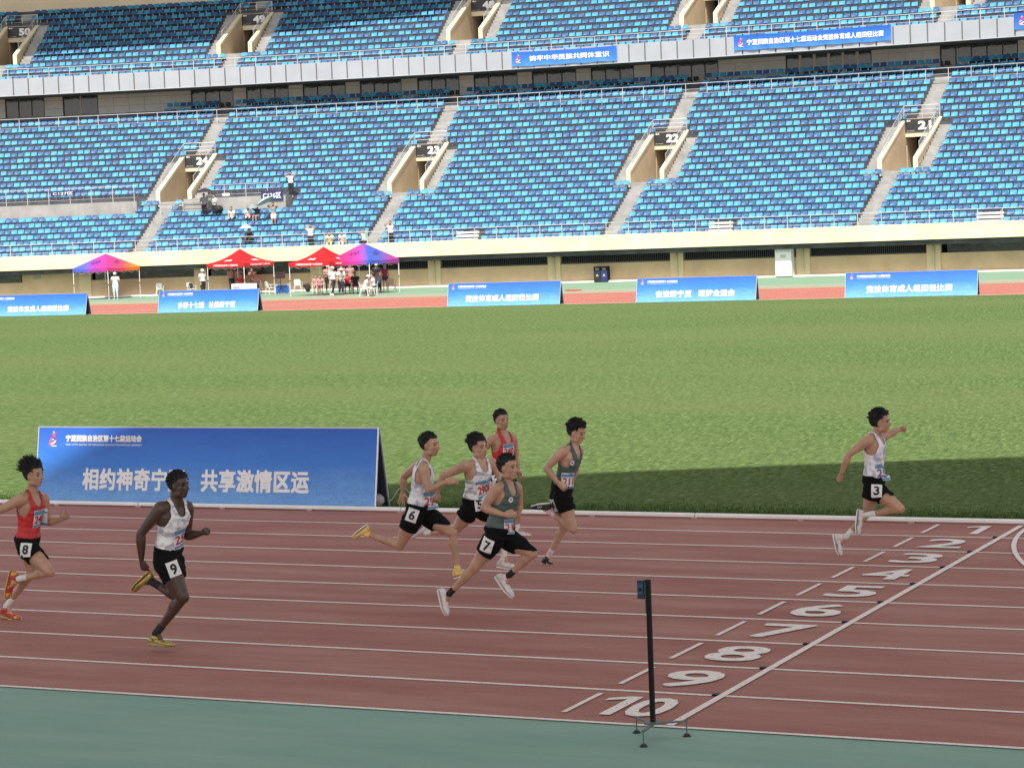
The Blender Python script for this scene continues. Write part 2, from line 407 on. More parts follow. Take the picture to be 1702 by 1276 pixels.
# front beam, soffit, wall below
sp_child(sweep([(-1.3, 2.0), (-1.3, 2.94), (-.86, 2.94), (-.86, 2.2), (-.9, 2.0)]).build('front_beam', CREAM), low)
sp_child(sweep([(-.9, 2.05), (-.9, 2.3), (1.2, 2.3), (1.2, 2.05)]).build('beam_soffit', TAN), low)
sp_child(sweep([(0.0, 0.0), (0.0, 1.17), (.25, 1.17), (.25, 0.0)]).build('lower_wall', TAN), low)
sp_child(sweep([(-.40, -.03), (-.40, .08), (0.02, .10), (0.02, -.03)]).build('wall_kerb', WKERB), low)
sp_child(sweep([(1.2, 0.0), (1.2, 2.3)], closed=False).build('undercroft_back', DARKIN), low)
PIL = [-2.1+8.07*i for i in range(-7, 7)]
pm = MB().box(-.42, .42, -.06, .30, 0.10, 2.06).mesh('pillar'); pm.materials.append(mat('pillar_cream', (0.55, 0.45, 0.28), 0.85, var=.06, vscale=1.0))
dp = MB().tube((0.02, -.12, .12), (0.02, -.12, 2.02), .05, n=8).mesh('downpipe', True); dp.materials.append(mat('pipe_cream', (0.52, 0.43, 0.26), 0.6))
def place(name, me, parent, s, v, z, rz=0.0):
    o = link(name, me, None, parent); o.matrix_parent_inverse = Matrix.Translation(-parent.location)
    o.matrix_basis = smat(s, v, z) @ Matrix.Rotation(rz, 4, 'Z'); return o
for i, s in enumerate(PIL):
    place('pillar', pm, low, s, 0, 0)
    if i % 1 == 0 and s > -12: place('downpipe', dp, low, s, 0, 0)
# solid bay at the left, small vent
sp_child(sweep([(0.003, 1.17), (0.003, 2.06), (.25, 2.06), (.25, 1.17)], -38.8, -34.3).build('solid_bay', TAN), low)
place('wall_vent', MB().box(-.28, .28, -.03, .02, 0, .5).mesh('wall_vent'), low, -37.75, 0, 1.36).data.materials.append(mat('vent_grey', (0.33, 0.30, 0.24), 0.8, var=.4, vscale=1, stretch=(1, 1, 30)))
for i in range(len(PIL)-1):
    a = PIL[i]+.42; b_ = PIL[i+1]-.42; s = a
    if b_ < -18 or a > 22.5: continue
    mb = MB()
    while s < b_:
        P = SP(s, .05, 0); mb.tube(P+V((0, 0, 1.17)), P+V((0, 0, 2.05)), .011, n=4, caps=False); s += .125
    for zz in (1.22, 1.72):
        q_ = sweep([(.04, zz-.012), (.04, zz+.012), (.06, zz+.012), (.06, zz-.012)], a, b_); mb.add(q_.v, q_.f)
    o = sp_child(mb.build('window_bars', DARKRAIL), low); o['kind'] = 'stuff'
for (a, b_) in ((-33.7, -26.7), (-25.6, -18.6), (22.9, 30.0), (31.0, 38.0), (-47, -38.9)):
    sp_child(sweep([(.12, 1.17), (.12, 2.06), (.14, 2.06), (.14, 1.17)], a, b_).build('dark_window', GLASS), low)

# stairs: the steps of each flight are pieces of it
stp = MB().box(-.54, .54, -.225, .2, -.30, 0).mesh('step'); stp.materials.append(CONC)
stn = MB().box(-.40, .40, -.225, .2, -.30, 0).mesh('step_narrow'); stn.materials.append(CONC)
def flight(parent, me, s, k0, k1, zf, vf):
    fl = empty('stairway', parent)
    for k in range(k0, k1):
        for h in (0, 1):
            z = zf(k)+(zf(k+1)-zf(k))*(.5 if h else 0)+.006
            if h == 0: z = zf(k)+.006
            v = vf(k)-.36+.2+.4*h
            o = link('step', me, None, fl); o.matrix_parent_inverse = Matrix.Translation(-parent.location)
            o.matrix_basis = smat(s, v+ (.005 if h else -.0), z)
    return fl
for i, c_ in enumerate(CA):
    flight(low, stp, c_, 0, 9, zl, vl); flight(low, stp, c_+.36, 17, NL-2, zl, vl)
    flight(low, stn, VC(i)-1.66, 9, 16, zl, vl); flight(low, stn, VC(i)+1.66, 9, 16, zl, vl)
for i, c_ in enumerate(CUP):
    flight(upp, stp, c_, 0, 3, zu, vu); flight(upp, stn, c_-1.66, 3, 10, zu, vu); flight(upp, stn, c_+1.66, 3, 10, zu, vu); flight(upp, stp, c_+.2, 11, NU-1, zu, vu)

# vomitories
CAP = mat('cream_cap', (0.74, 0.68, 0.48), 0.8, var=.05, vscale=2)
VWALL = mat('vomitory_wall', (0.56, 0.44, 0.29), 0.88, var=.08, vscale=.8, obj_coord=False)
def vomitory(parent, sc, vf, zf, zfloor, vb, ztop, zsign, zlint, door):
    vo = empty('vomitory', parent)
    def put(mb, name, m):
        o = mb.build(name, m, vo); o.matrix_parent_inverse = Matrix.Translation(-parent.location); return o
    fn = lambda x, y, z: SP(sc+x, y, z)
    zc0 = zfloor+.72; zc1 = ztop
    for x0, x1 in ((-1.22, -1.02), (1.0, 1.2)):
        mb = MB(); vs = []
        prof = [(vf, zfloor-.35), (vf, zc0), (vb+.1, zc1), (vb+.1, zfloor-.35)]
        for x in (x0, x1): vs += [fn(x, v, z) for v, z in prof]
        mb.add(vs, [(0, 3, 2, 1), (4, 5, 6, 7), (0, 1, 5, 4), (1, 2, 6, 5), (2, 3, 7, 6), (3, 0, 4, 7)])
        put(mb, 'side_wall', VWALL)
        mb = MB(); vs = []; e = .035
        prof = [(vf-e, zfloor-.3), (vf-e, zc0+e), (vb+.1, zc1+e+.03), (vb+.1, zc1-.10), (vf+.12, zc0-.10), (vf+.12, zfloor-.3)]
        for x in (x0-e, x1+e): vs += [fn(x, v, z) for v, z in prof]
        nn = 6; mb.add(vs, [(0, 1, 5+nn-nn, 0)][:0]+[(i, (i+1) % nn, nn+(i+1) % nn, nn+i) for i in range(nn)]+[(0, 5, 4, 1), (1, 4, 3, 2), (6, 7, 10, 11), (7, 8, 9, 10)])
        put(mb, 'coping', CAP)
    put(MB().box(-1.02, 1.0, vf-.1, vb+4, zfloor-.3, zfloor, fn), 'passage_floor', CONC)
    put(MB().box(-1.02, 1.0, vb-.02, vb+.25, zlint, zsign+.0, fn), 'lintel', CAP)
    put(MB().box(-1.02, 1.0, vb+.03, vb+.28, zsign+.002, ztop+.02, fn), 'head_wall', VWALL)
    put(MB().box(-1.2, -1.02, vb+.3, vb+2.58, zfloor, zlint+.1, fn), 'passage_wall', VWALL)
    put(MB().box(1.0, 1.18, vb+.3, vb+2.58, zfloor, zlint+.1, fn), 'passage_wall', VWALL)
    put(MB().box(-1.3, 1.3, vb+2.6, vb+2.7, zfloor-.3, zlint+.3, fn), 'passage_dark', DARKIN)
    put(MB().box(-1.3, 1.3, vb+.25, vb+2.7, zlint+.1, zlint+.16, fn), 'passage_ceiling', SOFFIT)
    # door leaf part way along
    put(MB().box(.2, .95, vb+1.2, vb+1.25, zfloor+.02, zlint-.1, fn), 'door_leaf', mat('door_brown', (0.10, 0.065, 0.045), 0.6))
    return vo
def rails_on_vomitory(sc, label, vf, zfloor, vb, ztop, grp):
    t = thing('stair_rail', SP(sc, vf, zfloor), label, 'handrail', grp)
    for sx in (-1.12, 1.10):
        fn = lambda v, z: SP(sc+sx, v, z)
        z0 = zfloor+.75; z1 = ztop+.03
        pr = MB()
        for h, r in ((.75, .022), (.42, .013), (.58, .013), (.26, .013)):
            pr.tube(fn(vf+.9, z0+.35+h*.85), fn(vb, z1+h), r, n=5)
        sp_child(pr.build('handrail', RAIL), t)
        for i in range(5):
            u = i/4; v = vf+.9+(vb-vf-.9)*u; z = z0+.3+(z1-z0-.3)*u
            sp_child(MB().tube(fn(v, z-.05), fn(v, z+.78), .016, n=5).build('post', RAIL), t)
    pr = MB()
    for h in (.85, .58, .31): pr.tube(SP(sc-1.12, vb+.15, ztop+h), SP(sc+1.10, vb+.15, ztop+h), .02 if h > .8 else .013, n=5)
    sp_child(pr.build('handrail', RAIL), t)
    for x in (-1.12, 0, 1.10): sp_child(MB().tube(SP(sc+x, vb+.15, ztop-.05), SP(sc+x, vb+.15, ztop+.86), .02, n=5).build('post', RAIL), t)
def section_sign(sc, num, vb, z0, z1, label):
    t = thing('section_sign', SP(sc, vb, z0), label, 'sign', 'stand entrance number signs')
    fn = lambda x, y, z: SP(sc+x, y, z)
    sp_child(MB().box(-1.02, 1.0, vb-.06, vb+.02, z0, z1, fn).build('board', SIGNB), t)
    h = z1-z0; g = lambda x, y: SP(sc+x, vb-.066, y)
    sp_child(text_box(num, -.22, .62, z0+.17*h, z0+.83*h, g, bold=.035).build('lettering', WHITE), t)
    sp_child(text_box('看台', -.92, -.66, z1-.20*h, z1-.06*h, g, bold=.02).build('lettering', WHITE), t)
    sp_child(text_box('SECTION', -.92, -.45, z0+.06*h, z0+.12*h, g, bold=.0).build('lettering', WHITE), t)
WORDN = {'24': 'twenty-four', '23': 'twenty-three', '22': 'twenty-two', '21': 'twenty-one', '50': 'fifty', '49': 'forty-nine', '48': 'forty-eight', '47': 'forty-seven', '46': 'forty-six', '': 'none', '25': 'twenty-five'}
NUML = ['', '24', '23', '22', '21', '']
for i in range(6):
    vomitory(low, VC(i), 6.6, None, 6.2, 12.3, 9.55, 8.70, 8.40, True)
    if 1 <= i <= 4:
        rails_on_vomitory(VC(i), 'galvanised handrails around lower entrance %s' % WORDN[NUML[i]], 6.6, 6.2, 12.3, 9.55, 'handrails around the stand entrances')
        section_sign(VC(i), NUML[i], 12.28, 8.703, 9.53, 'charcoal entrance sign with white number %s, lower tier' % WORDN[NUML[i]])
NUMU = ['50', '49', '48', '47', '46', '']
for i in range(6):
    zf = zu(3)+.05
    vomitory(upp, CUP[i], vu(3)-.4, None, zf, vu(9)+.4, zf+3.35, zf+2.5, zf+2.15, True)
    if i <= 3:
        rails_on_vomitory(CUP[i], 'galvanised handrails around upper entrance %s' % WORDN[NUMU[i]] if i < 3 else 'galvanised handrails around the upper entrance right of sign 48', vu(3)-.4, zf, vu(9)+.4, zf+3.35, 'handrails around the stand entrances')
        if i < 3: section_sign(CUP[i], NUMU[i], vu(9)+.38, zf+2.503, zf+3.33, 'charcoal entrance sign with white number %s, upper tier' % WORDN[NUMU[i]])

# long guard rails
def guard_rail(s0, s1, v, z, h, label, pitch=1.46, bars=(1.0, .62, .28), skip=None):
    t = thing('guard_rail', SP((s0+s1)/2, v, z), label, 'railing', 'long guard rails along the stand')
    for b_ in bars:
        r = .020 if b_ == 1.0 else .010
        zz = z+h*b_
        sp_child(sweep([(v-r, zz-r), (v-r, zz+r), (v+r, zz+r), (v+r, zz-r)], s0, s1).build('rail_bar', RAIL), t)
    pm_ = MB().box(-.019, .019, -.016, .016, 0, h).mesh('post'); pm_.materials.append(RAIL)
    s = s0
    while s < s1:
        place('post', pm_, t, s, v, z); s += pitch
    return t
guard_rail(-61, 46, -1.08, 2.9, .78, 'steel guard rail on the cream front beam of the lower tier')
guard_rail(-61, 46, 16.35, 11.78, 1.12, 'steel guard rail before the last sunlit row under the grey fascia', 1.40, (1.0, .66, .40))
guard_rail(-61, 46, 16.72, 15.86, .72, 'steel guard rail on top of the grey panelled fascia')

# platforms either side of entrance 24
def platform(s0, s1, name):
    mb = sweep([(4.9, 4.9), (4.9, 6.36), (7.25, 6.36), (7.25, 4.9)], s0, s1); sp_child(mb.build(name, CONC), low)
platform(-61, VC(1)-2.05, 'spectator_platform'); platform(VC(1)+1.25, -21.9, 'spectator_platform')
t = guard_rail(-52, VC(1)-2.1, 5.0, 6.36, 1.05, 'steel guard rail on the concrete platform left of entrance 24', 1.5, (1.0, .62, .25))
t = guard_rail(VC(1)+2.6, -22.3, 5.0, 6.36, .86, 'steel guard rail on the concrete platform right of entrance 24', 1.5, (1.0, .62, .25))
t = guard_rail(VC(1)-1.3+.95, VC(1)+3.6, 4.75, 5.2, .98, 'short steel guard rail at the foot of the entrance 24 ramp', 1.6, (1.0, .7, .4))
def area_sign(s0, s1, v, z0, z1, body, label, boardm):
    t = thing('area_sign', SP((s0+s1)/2, v, z0), label, 'sign')
    fn = lambda x, y, z: SP(x, y, z)
    sp_child(MB().box(s0, s1, v-.05, v, z0, z1, fn).build('board', boardm), t)
    h = z1-z0; w_ = s1-s0
    sp_child(text_box(body, s0+.08*w_, s1-.08*w_, z0+.2*h, z1-.2*h, lambda x, y: SP(x, v-.056, y), bold=.014).build('lettering', WHITE), t)
area_sign(-23.56, -22.05, 4.86, 6.03, 6.68, 'C126区', 'navy sign lettered C126 on the platform rail', NAVY)
area_sign(-38.3, -36.6, 4.94, 6.92, 7.26, 'C127区', 'dark sign lettered C127 on the platform rail', NAVY)
tp = thing('notice_board', SP(-26.2, 4.9, 6.4), 'small white notice on the platform rail right of entrance 24', 'sign')
sp_child(MB().box(-26.3, -25.8, 4.92, 4.96, 6.46, 6.64, lambda x, y, z: SP(x, y, z)).build('board', WHITE), tp)

# ------------------------------------------------------------------ box-window wall and fascia
fp = MB().box(-.529, .529, 0, .05, 14.63, 15.88).mesh('fascia_panel'); fp.materials.append(CLAD)
s = -61.1
while s < 46:
    place('fascia_panel', fp, upp, s, 16.45, 0); s += 1.07
sp_child(sweep([(16.52, 14.60), (16.52, 15.86), (17.0, 15.86), (17.0, 14.9), (21.5, 14.9), (21.5, 14.6)]).build('fascia_frame', SOFFIT), upp)
sp_child(sweep([(16.43, 14.60), (16.43, 14.64), (16.53, 14.64), (16.53, 14.60)]).build('fascia_trim', ALU), upp)
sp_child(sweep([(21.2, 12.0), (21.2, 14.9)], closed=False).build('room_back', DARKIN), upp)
WIN = [(-46.3, -43.5, 'w'), (-42.2, -39.7, 'd'), (-33.1, -30.1, 'w'), (-29.2, -26.2, 'w'), (-25.2, -22.2, 'w'), (-21.2, -18.3, 'w'), (-17.2, -14.3, 'w'), (-13.3, -10.3, 'w'), (-9.3, -6.3, 'w'), (-5.3, -2.4, 'w'), (-1.3, 3.2, 'w'), (7.6, 13.1, 'D'), (17.4, 22.2, 'w'), (23.3, 26.3, 'w'), (27.3, 30.3, 'w'), (31.3, 34.3, 'w'), (35.3, 38.3, 'w'), (39.3, 42.3, 'w')]
ZW0, ZW1 = 12.6, 14.78
g3 = lambda x, y, z: SP(x, y, z)
prev = -61.0
FRAME = mat('window_frame', (0.030, 0.032, 0.034), 0.5); FRAMEW = mat('door_frame_light', (0.48, 0.46, 0.42), 0.5)
REFL = mat('pane_reflection_white', (0.85, 0.86, 0.87), 0.8, col2=(0.03, 0.035, 0.04), vscale=1.3, det=4, obj_coord=False); REFL.node_tree.nodes['Color Ramp'].color_ramp.elements[0].position = .42; REFL.node_tree.nodes['Color Ramp'].color_ramp.elements[1].position = .50  # bright window reflections painted as pale blotches on sheets behind the panes
def wpart(mb, name, m, parent): 
    o = mb.build(name, m, parent); o.matrix_parent_inverse = Matrix.Translation(-upp.location); return o
rw = random.Random(5)
for (a, b_, kd) in WIN+[(46, 46.1, 'x')]:
    # cladding panels between openings
    w_ = a-prev
    if w_ > .15:
        nn = max(1, int(round(w_/1.1))); dw = w_/nn
        for j in range(nn):
            for (z0, z1) in ((ZW0-.5, 13.72), (13.735, 14.32), (14.335, 14.9)):
                sp_child(MB().box(prev+dw*j+.008, prev+dw*(j+1)-.008, 20.0, 20.06, z0, z1, g3).build('wall_panel', CLAD2), upp)
    prev = b_
    if kd == 'x': break
    we = empty('window', upp)
    if w_ > .15: pass
    fm = FRAMEW if kd in 'D' else FRAME
    mb = MB()
    mb.box(a, b_, 20.08, 20.16, ZW1-.08, ZW1, g3); mb.box(a, b_, 20.08, 20.16, ZW0-.3, ZW0, g3); mb.box(a, a+.07, 20.08, 20.16, ZW0+.01, ZW1-.09, g3); mb.box(b_-.07, b_, 20.08, 20.16, ZW0+.01, ZW1-.09, g3)
    wpart(mb, 'frame', FRAME, we)
    nm = 6 if kd == 'D' else (3 if kd != 'd' else 2)
    if b_-a > 4 and kd == 'w': nm = 5
    for j in range(1, nm):
        x = a+(b_-a)*j/nm; wd = .09 if kd == 'D' else .035
        wpart(MB().box(x-wd, x+wd, 20.07, 20.15, ZW0+.01, ZW1-.09, g3), 'mullion', FRAMEW if kd in 'dD' else FRAME, we)
    wpart(MB().box(a+.07, b_-.07, 20.11, 20.125, ZW0, ZW1-.08, g3), 'pane', GLASS, we)
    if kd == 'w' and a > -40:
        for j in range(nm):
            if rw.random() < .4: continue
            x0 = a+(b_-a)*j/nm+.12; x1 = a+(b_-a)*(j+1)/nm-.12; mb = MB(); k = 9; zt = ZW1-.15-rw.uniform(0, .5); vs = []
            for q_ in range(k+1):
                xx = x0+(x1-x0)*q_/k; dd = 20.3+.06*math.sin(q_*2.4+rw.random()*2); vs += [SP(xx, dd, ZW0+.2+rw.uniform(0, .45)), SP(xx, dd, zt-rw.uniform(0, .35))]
            mb.add(vs, [(2*i, 2*i+2, 2*i+3, 2*i+1) for i in range(k)]); wpart(mb, 'reflection_sheet', REFL, we)
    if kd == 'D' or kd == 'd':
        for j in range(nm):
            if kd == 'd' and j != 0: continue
            x0 = a+(b_-a)*(j+.3)/nm; wpart(MB().box(x0, x0+.12, 20.3, 20.34, ZW0, ZW1-.2, g3), 'reflection_sheet', REFL, we)

# upper back wall and roof
sp_child(sweep([(vu(NU)-.4, 21.2), (vu(NU)-.4, 30.0), (vu(NU)+.1, 30), (vu(NU)+.1, 21.2)]).build('back_wall', BEIGE), upp)
sp_child(sweep([(vu(NU)-.6, 20.5), (vu(NU)-.6, 21.75), (vu(NU)+.1, 21.75), (vu(NU)+.1, 20.5)]).build('walkway', CONC), upp)
rf = thing('stadium_roof', SP(-10, 36, 34), 'beige roof over the far stand, its shade lying on the upper tier', 'roof')
rp = []
for (s, v, z) in ((-60, 20.2, 17.4), (-46.6, 20.5, 17.6), (-26.5, 21.8, 18.45), (-11.6, 24.1, 19.9), (5, 26.5, 21.2), (45, 30.5, 22.0)):
    P = SP(s, v, z+.1); t_ = (33.5-P.z)/SUNV.z; rp.append(P+SUNV*t_)
mb = MB()
for A, B in zip(rp[:-1], rp[1:]):
    A2 = A+SW*45; B2 = B+SW*45
    mb.add([A, B, B2, A2, A+V((0, 0, 1)), B+V((0, 0, 1)), B2+V((0, 0, 1)), A2+V((0, 0, 1))], [(0, 3, 2, 1), (4, 5, 6, 7), (0, 1, 5, 4), (1, 2, 6, 5), (2, 3, 7, 6), (3, 0, 4, 7)])
sp_child(mb.build('roof_slab', ROOFM), rf)
# near stand roof, behind and above the camera: it shades the track
nr = thing('near_roof', (-5, -30, 30), 'beige roof of the near stand above the finish straight', 'roof')
edge = [(-60, 6), (-30, 9.6), (-20, 11.0), (-15.5, 12.2), (-13.4, 13.1), (-10.56, 15.0), (-7.8, 16.8), (-4.72, 18.3), (-1.74, 19.6), (8, 22.6), (30, 26)]
H = 30.0; mb = MB(); ep = [V((x, y, 0))+SUNV*(H/SUNV.z) for x, y in edge]
for A, B in zip(ep[:-1], ep[1:]):
    A2 = V((A.x, -34, H)); B2 = V((B.x, -34, H)); up1 = V((0, 0, .8))
    mb.add([A, B, B2, A2, A+up1, B+up1, B2+up1, A2+up1], [(0, 3, 2, 1), (4, 5, 6, 7), (0, 1, 5, 4), (1, 2, 6, 5), (2, 3, 7, 6), (3, 0, 4, 7)])
sp_child(mb.build('roof_slab', ROOFM), nr)

# ------------------------------------------------------------------ seats
def seat_geo():
    prof = [(-.36, .255), (-.37, .30), (-.08, .285), (-.01, .32), (.03, .565), (.045, .57), (.05, .545), (.02, .27)]
    xs = [(-.205, .02, .015), (-.17, 0, 0), (.17, 0, 0), (.205, .02, .015)]
    vs = []; 
    for i, (x, dz, dy) in enumerate(xs):
        for j, (y, z) in enumerate(prof):
            yy = y; zz = z
            if i in (0, 3):
                if j in (4, 5): zz -= .03
                if j in (2, 3, 4, 5): yy -= .03
                if j in (1, 2): zz += .012
                if j in (0, 1): yy += .02
            vs.append((x, yy, zz))
    m_ = len(prof); fs = []
    for i in range(3):
        for j in range(m_):
            a = i*m_+j; b_ = i*m_+(j+1) % m_; fs.append((a, a+m_, b_+m_, b_))
    fs += [tuple(range(m_)), tuple(range(3*m_, 4*m_))[::-1]]
    k = len(vs)
    return np.array(vs), fs
SV, SF = seat_geo()
BV = np.array([(x, y, z) for z in (0.0, .27) for y in (-.16, -.10) for x in (-.025, .025)])
BF = [(0, 2, 3, 1), (4, 5, 7, 6), (0, 1, 5, 4), (2, 6, 7, 3), (0, 4, 6, 2), (1, 3, 7, 5)]
seat_me = {}
for key, m_ in (('l', SEAT_L), ('d', SEAT_D)):
    me = bpy.data.meshes.new('seat'); me.from_pydata([tuple(x) for x in SV]+[tuple(x) for x in BV], [], SF+[tuple(i+len(SV) for i in f) for f in BF])
    me.materials.append(m_); me.materials.append(RAIL)
    me.polygons.foreach_set('material_index', [0]*len(SF)+[1]*len(BF)); me.polygons.foreach_set('use_smooth', [True]*len(me.polygons)); me.update(); seat_me[key] = me
PITCH_S = 0.474
ORD = ['front', 'second', 'third', 'fourth', 'fifth', 'sixth', 'seventh', 'eighth', 'ninth', 'tenth', 'eleventh', 'twelfth', 'thirteenth', 'fourteenth', 'fifteenth', 'sixteenth', 'seventeenth', 'eighteenth', 'nineteenth', 'twentieth', 'twenty-first', 'twenty-second', 'twenty-third', 'twenty-fourth', 'twenty-fifth', 'twenty-sixth', 'twenty-seventh', 'twenty-eighth', 'twenty-ninth', 'thirtieth', 'thirty-first', 'thirty-second', 'thirty-third', 'thirty-fourth', 'thirty-fifth']
BENCH = [(-8.4, -6.9), (8.3, 9.8), (24.9, 26.5)]
seats = []
for k in range(NL):
    sc_ = (RST+vl(k))/RST
    for i in range(-1, len(CA)-1):
        up_ = .36 if k >= 16 else 0; cl_ = CA[i] if i >= 0 else -62.76; cr_ = CA[i+1]
        a = cl_+up_+.55; b_ = cr_+up_-.55
        if 9 <= k <= 15: a = cl_+.23+2.08; b_ = cr_+.23-2.08
        if k == 16: a = cl_+.23+1.3; b_ = cr_+.23-.9
        nseat = int(round((b_-a)/PITCH_S)); pit = (b_-a)/nseat; off = 0
        for j in range(nseat):
            s = a+off+(j+.5)*pit
            if s > 46: continue
            if k in (7, 8, 9) and s < VC(1)-2.0: continue
            if k in (7, 8, 9) and VC(1)+.8 < s < -21.7: continue
            if k >= 23 and s < -34.3: continue
            if k <= 1 and any(x0 < s < x1 for x0, x1 in BENCH): continue
            g_ = int(round(s/PITCH_S)); light = ((j+2*k+i) % 4) < 2
            if random.random() < .01: light = not light
            seats.append(('L', i, k, j, s, vl(k), zl(k), light))
for k in range(NU-1):
    for i in range(-1, len(CUP)-1):
        cl_ = CUP[i] if i >= 0 else -62.3; cr_ = CUP[i+1]
        a = cl_+.55; b_ = cr_-.55
        if 3 <= k <= 9: a = cl_+2.08; b_ = cr_-2.08
        nseat = int(round((b_-a)/PITCH_S)); pit = (b_-a)/nseat; off = 0
        for j in range(nseat):
            s = a+off+(j+.5)*pit
            if s > 46: continue
            seats.append(('U', i, k, j, s, vu(k), zu(k), ((j+2*k+i) % 4) < 2))
def px_of(P):
    d = P-CAM_POS; z = d.dot(CF); return PW/2+FPX*d.dot(CR)/z, PH/2-FPX*d.dot(CU)/z, z
vis = []
rest = []
for st in seats:
    P = SP(st[4], st[5], st[6]+.4); x, y, z = px_of(P)
    if -900 < x < PW+900 and -400 < y < PH:
        (vis if (8 < x < PW-8 and y > 8) else rest).append((z, st))
vis.sort(key=lambda t: t[0])
near_seats = [t[1] for t in vis[:290]]; rest += vis[290:]
for st in near_seats:
    T, i, k, j, s, v, z, light = st
    o = link('stadium_seat', seat_me['l' if light else 'd']); o.matrix_world = smat(s, v, z)
    colr = 'light blue' if light else 'dark blue'
    nsign = ['25', '24', '23', '22', '21'][i]
    half = int((CA[i+1]-CA[i])/PITCH_S/2)
    lab = '%s seat, %s row up, %s from the stair below sign %s' % (colr, ORD[k], ORD[j] if j else 'first', WORDN[nsign])
    tag(o, lab, 'seat', 'blue plastic seats of the far stand')
allv = []; allf = []; mi = []; off = 0; nv = len(SV)+len(BV)
F0 = np.array([list(f) for f in SF if len(f) == 4]); FN = [f for f in SF if len(f) != 4]
base = np.vstack([SV, BV])
polys = []
loops = []
tot = []
for z_, st in rest:
    T, i, k, j, s, v, z, light = st
    M = np.array(smat(s, v, z)); allv.append(base @ M[:3, :3].T + M[:3, 3])
    for f in SF: tot.append(len(f)); loops.append(np.array(f)+off)
    for f in BF: tot.append(4); loops.append(np.array(f)+len(SV)+off)
    mi += [0 if light else 1]*len(SF)+[2]*len(BF); off += nv
me = bpy.data.meshes.new('seat_block'); VV = np.vstack(allv); me.vertices.add(len(VV)); me.vertices.foreach_set('co', VV.ravel())
LL = np.concatenate(loops); me.loops.add(len(LL)); me.loops.foreach_set('vertex_index', LL)
me.polygons.add(len(tot)); stt = np.concatenate([[0], np.cumsum(tot)[:-1]]); me.polygons.foreach_set('loop_start', stt); me.polygons.foreach_set('loop_total', tot)
me.polygons.foreach_set('material_index', mi); me.update(calc_edges=True); me.validate()
for m_ in (SEAT_L, SEAT_D, RAIL): me.materials.append(m_)
tag(link('stadium_seats', me), 'the further rows of light and dark blue seats filling both tiers', 'seats', kind='stuff')
# white slatted covers over a few front seats
for bi, (a, b_) in enumerate(BENCH):
    lab = ['leftmost white slatted panel behind the front rail', 'middle white slatted panel behind the front rail', 'white slatted panel on the front rows near the right edge'][bi]
    t = thing('slatted_panel', SP((a+b_)/2, -.9, zl(0)), lab, 'panel', 'white slatted panels behind the front rail')
    for q_ in range(4):
        zz = zl(0)+.12+.21*q_; sp_child(MB().box(a, b_, -.80+.12*q_, -.74+.12*q_, zz, zz+.12, g3).build('slat', WHITE), t)
    for x in (a+.1, b_-.1): sp_child(MB().box(x-.03, x+.03, -.70, -.66, zl(0), zl(0)+.95, g3).build('post', RAIL), t)

# ------------------------------------------------------------------ printed fabrics
def print_mat(name, top, mid_, bot, z0, z1, seed=0.0):
    m, n, L, b = nodes_of(name); b.inputs['Roughness'].default_value = 0.5; b.inputs['Specular IOR Level'].default_value = 0.35
    tc = n.new('ShaderNodeTexCoord'); sx = n.new('ShaderNodeSeparateXYZ'); L.new(tc.outputs['Object'], sx.inputs[0])
    mr = n.new('ShaderNodeMapRange'); mr.inputs[1].default_value = z0; mr.inputs[2].default_value = z1; L.new(sx.outputs[2], mr.inputs[0])
    mp = n.new('ShaderNodeMapping'); mp.inputs['Location'].default_value = (seed, 0, 0); mp.inputs['Scale'].default_value = (1.0, 1, 2.4); L.new(tc.outputs['Object'], mp.inputs[0])
    w = noise_n(n, L, mp.outputs[0], 1.1, 7, 0.62, 0.6)
    md = n.new('ShaderNodeMath'); md.operation = 'MULTIPLY_ADD'; L.new(w, md.inputs[0]); md.inputs[1].default_value = 0.35
    sb = n.new('ShaderNodeMath'); sb.operation = 'SUBTRACT'; L.new(mr.outputs[0], sb.inputs[0]); sb.inputs[1].default_value = 0.175; L.new(sb.outputs[0], md.inputs[2])
    c = ramp_n(n, L, md.outputs[0], [(0.0, bot), (0.28, tuple((x+y)/2 for x, y in zip(bot, mid_))), (0.55, mid_), (1.0, top)])
    rdg = noise_n(n, L, mp.outputs[0], 2.6, 8, 0.7, 1.5)
    mm = n.new('ShaderNodeMath'); mm.operation = 'LESS_THAN'; L.new(mr.outputs[0], mm.inputs[0]); mm.inputs[1].default_value = 0.5
    rg = ramp_n(n, L, rdg, [(0.47, (0, 0, 0)), (0.50, (0.35, 0.35, 0.35)), (0.53, (0, 0, 0))])
    mf = n.new('ShaderNodeMix'); mf.data_type = 'RGBA'; L.new(mm.outputs[0], mf.inputs[0]); mf.inputs[6].default_value = (0, 0, 0, 1); L.new(rg, mf.inputs[7])
    c = mix_n(n, L, mf.outputs[2], c, tuple(x*.55 for x in mid_)); L.new(c, b.inputs['Base Color'])
    bp = n.new('ShaderNodeBump'); bp.inputs['Strength'].default_value = .35; bp.inputs['Distance'].default_value = .03; L.new(noise_n(n, L, mp.outputs[0], 1.6, 4, .55, 1.0), bp.inputs['Height']); L.new(bp.outputs[0], b.inputs['Normal'])
    return m
BP = print_mat('board_print', (0.028, 0.11, 0.52), (0.045, 0.20, 0.64), (0.18, 0.44, 0.78), 0.0, 1.18)
BPN = print_mat('board_print_near', (0.026, 0.115, 0.50), (0.045, 0.20, 0.64), (0.18, 0.40, 0.74), 0.0, 1.18, 3.0)
PINK = mat('emblem_pink', (0.72, 0.10, 0.22), 0.6)
BACKF = mat('board_back', (0.03, 0.035, 0.05), 0.8)
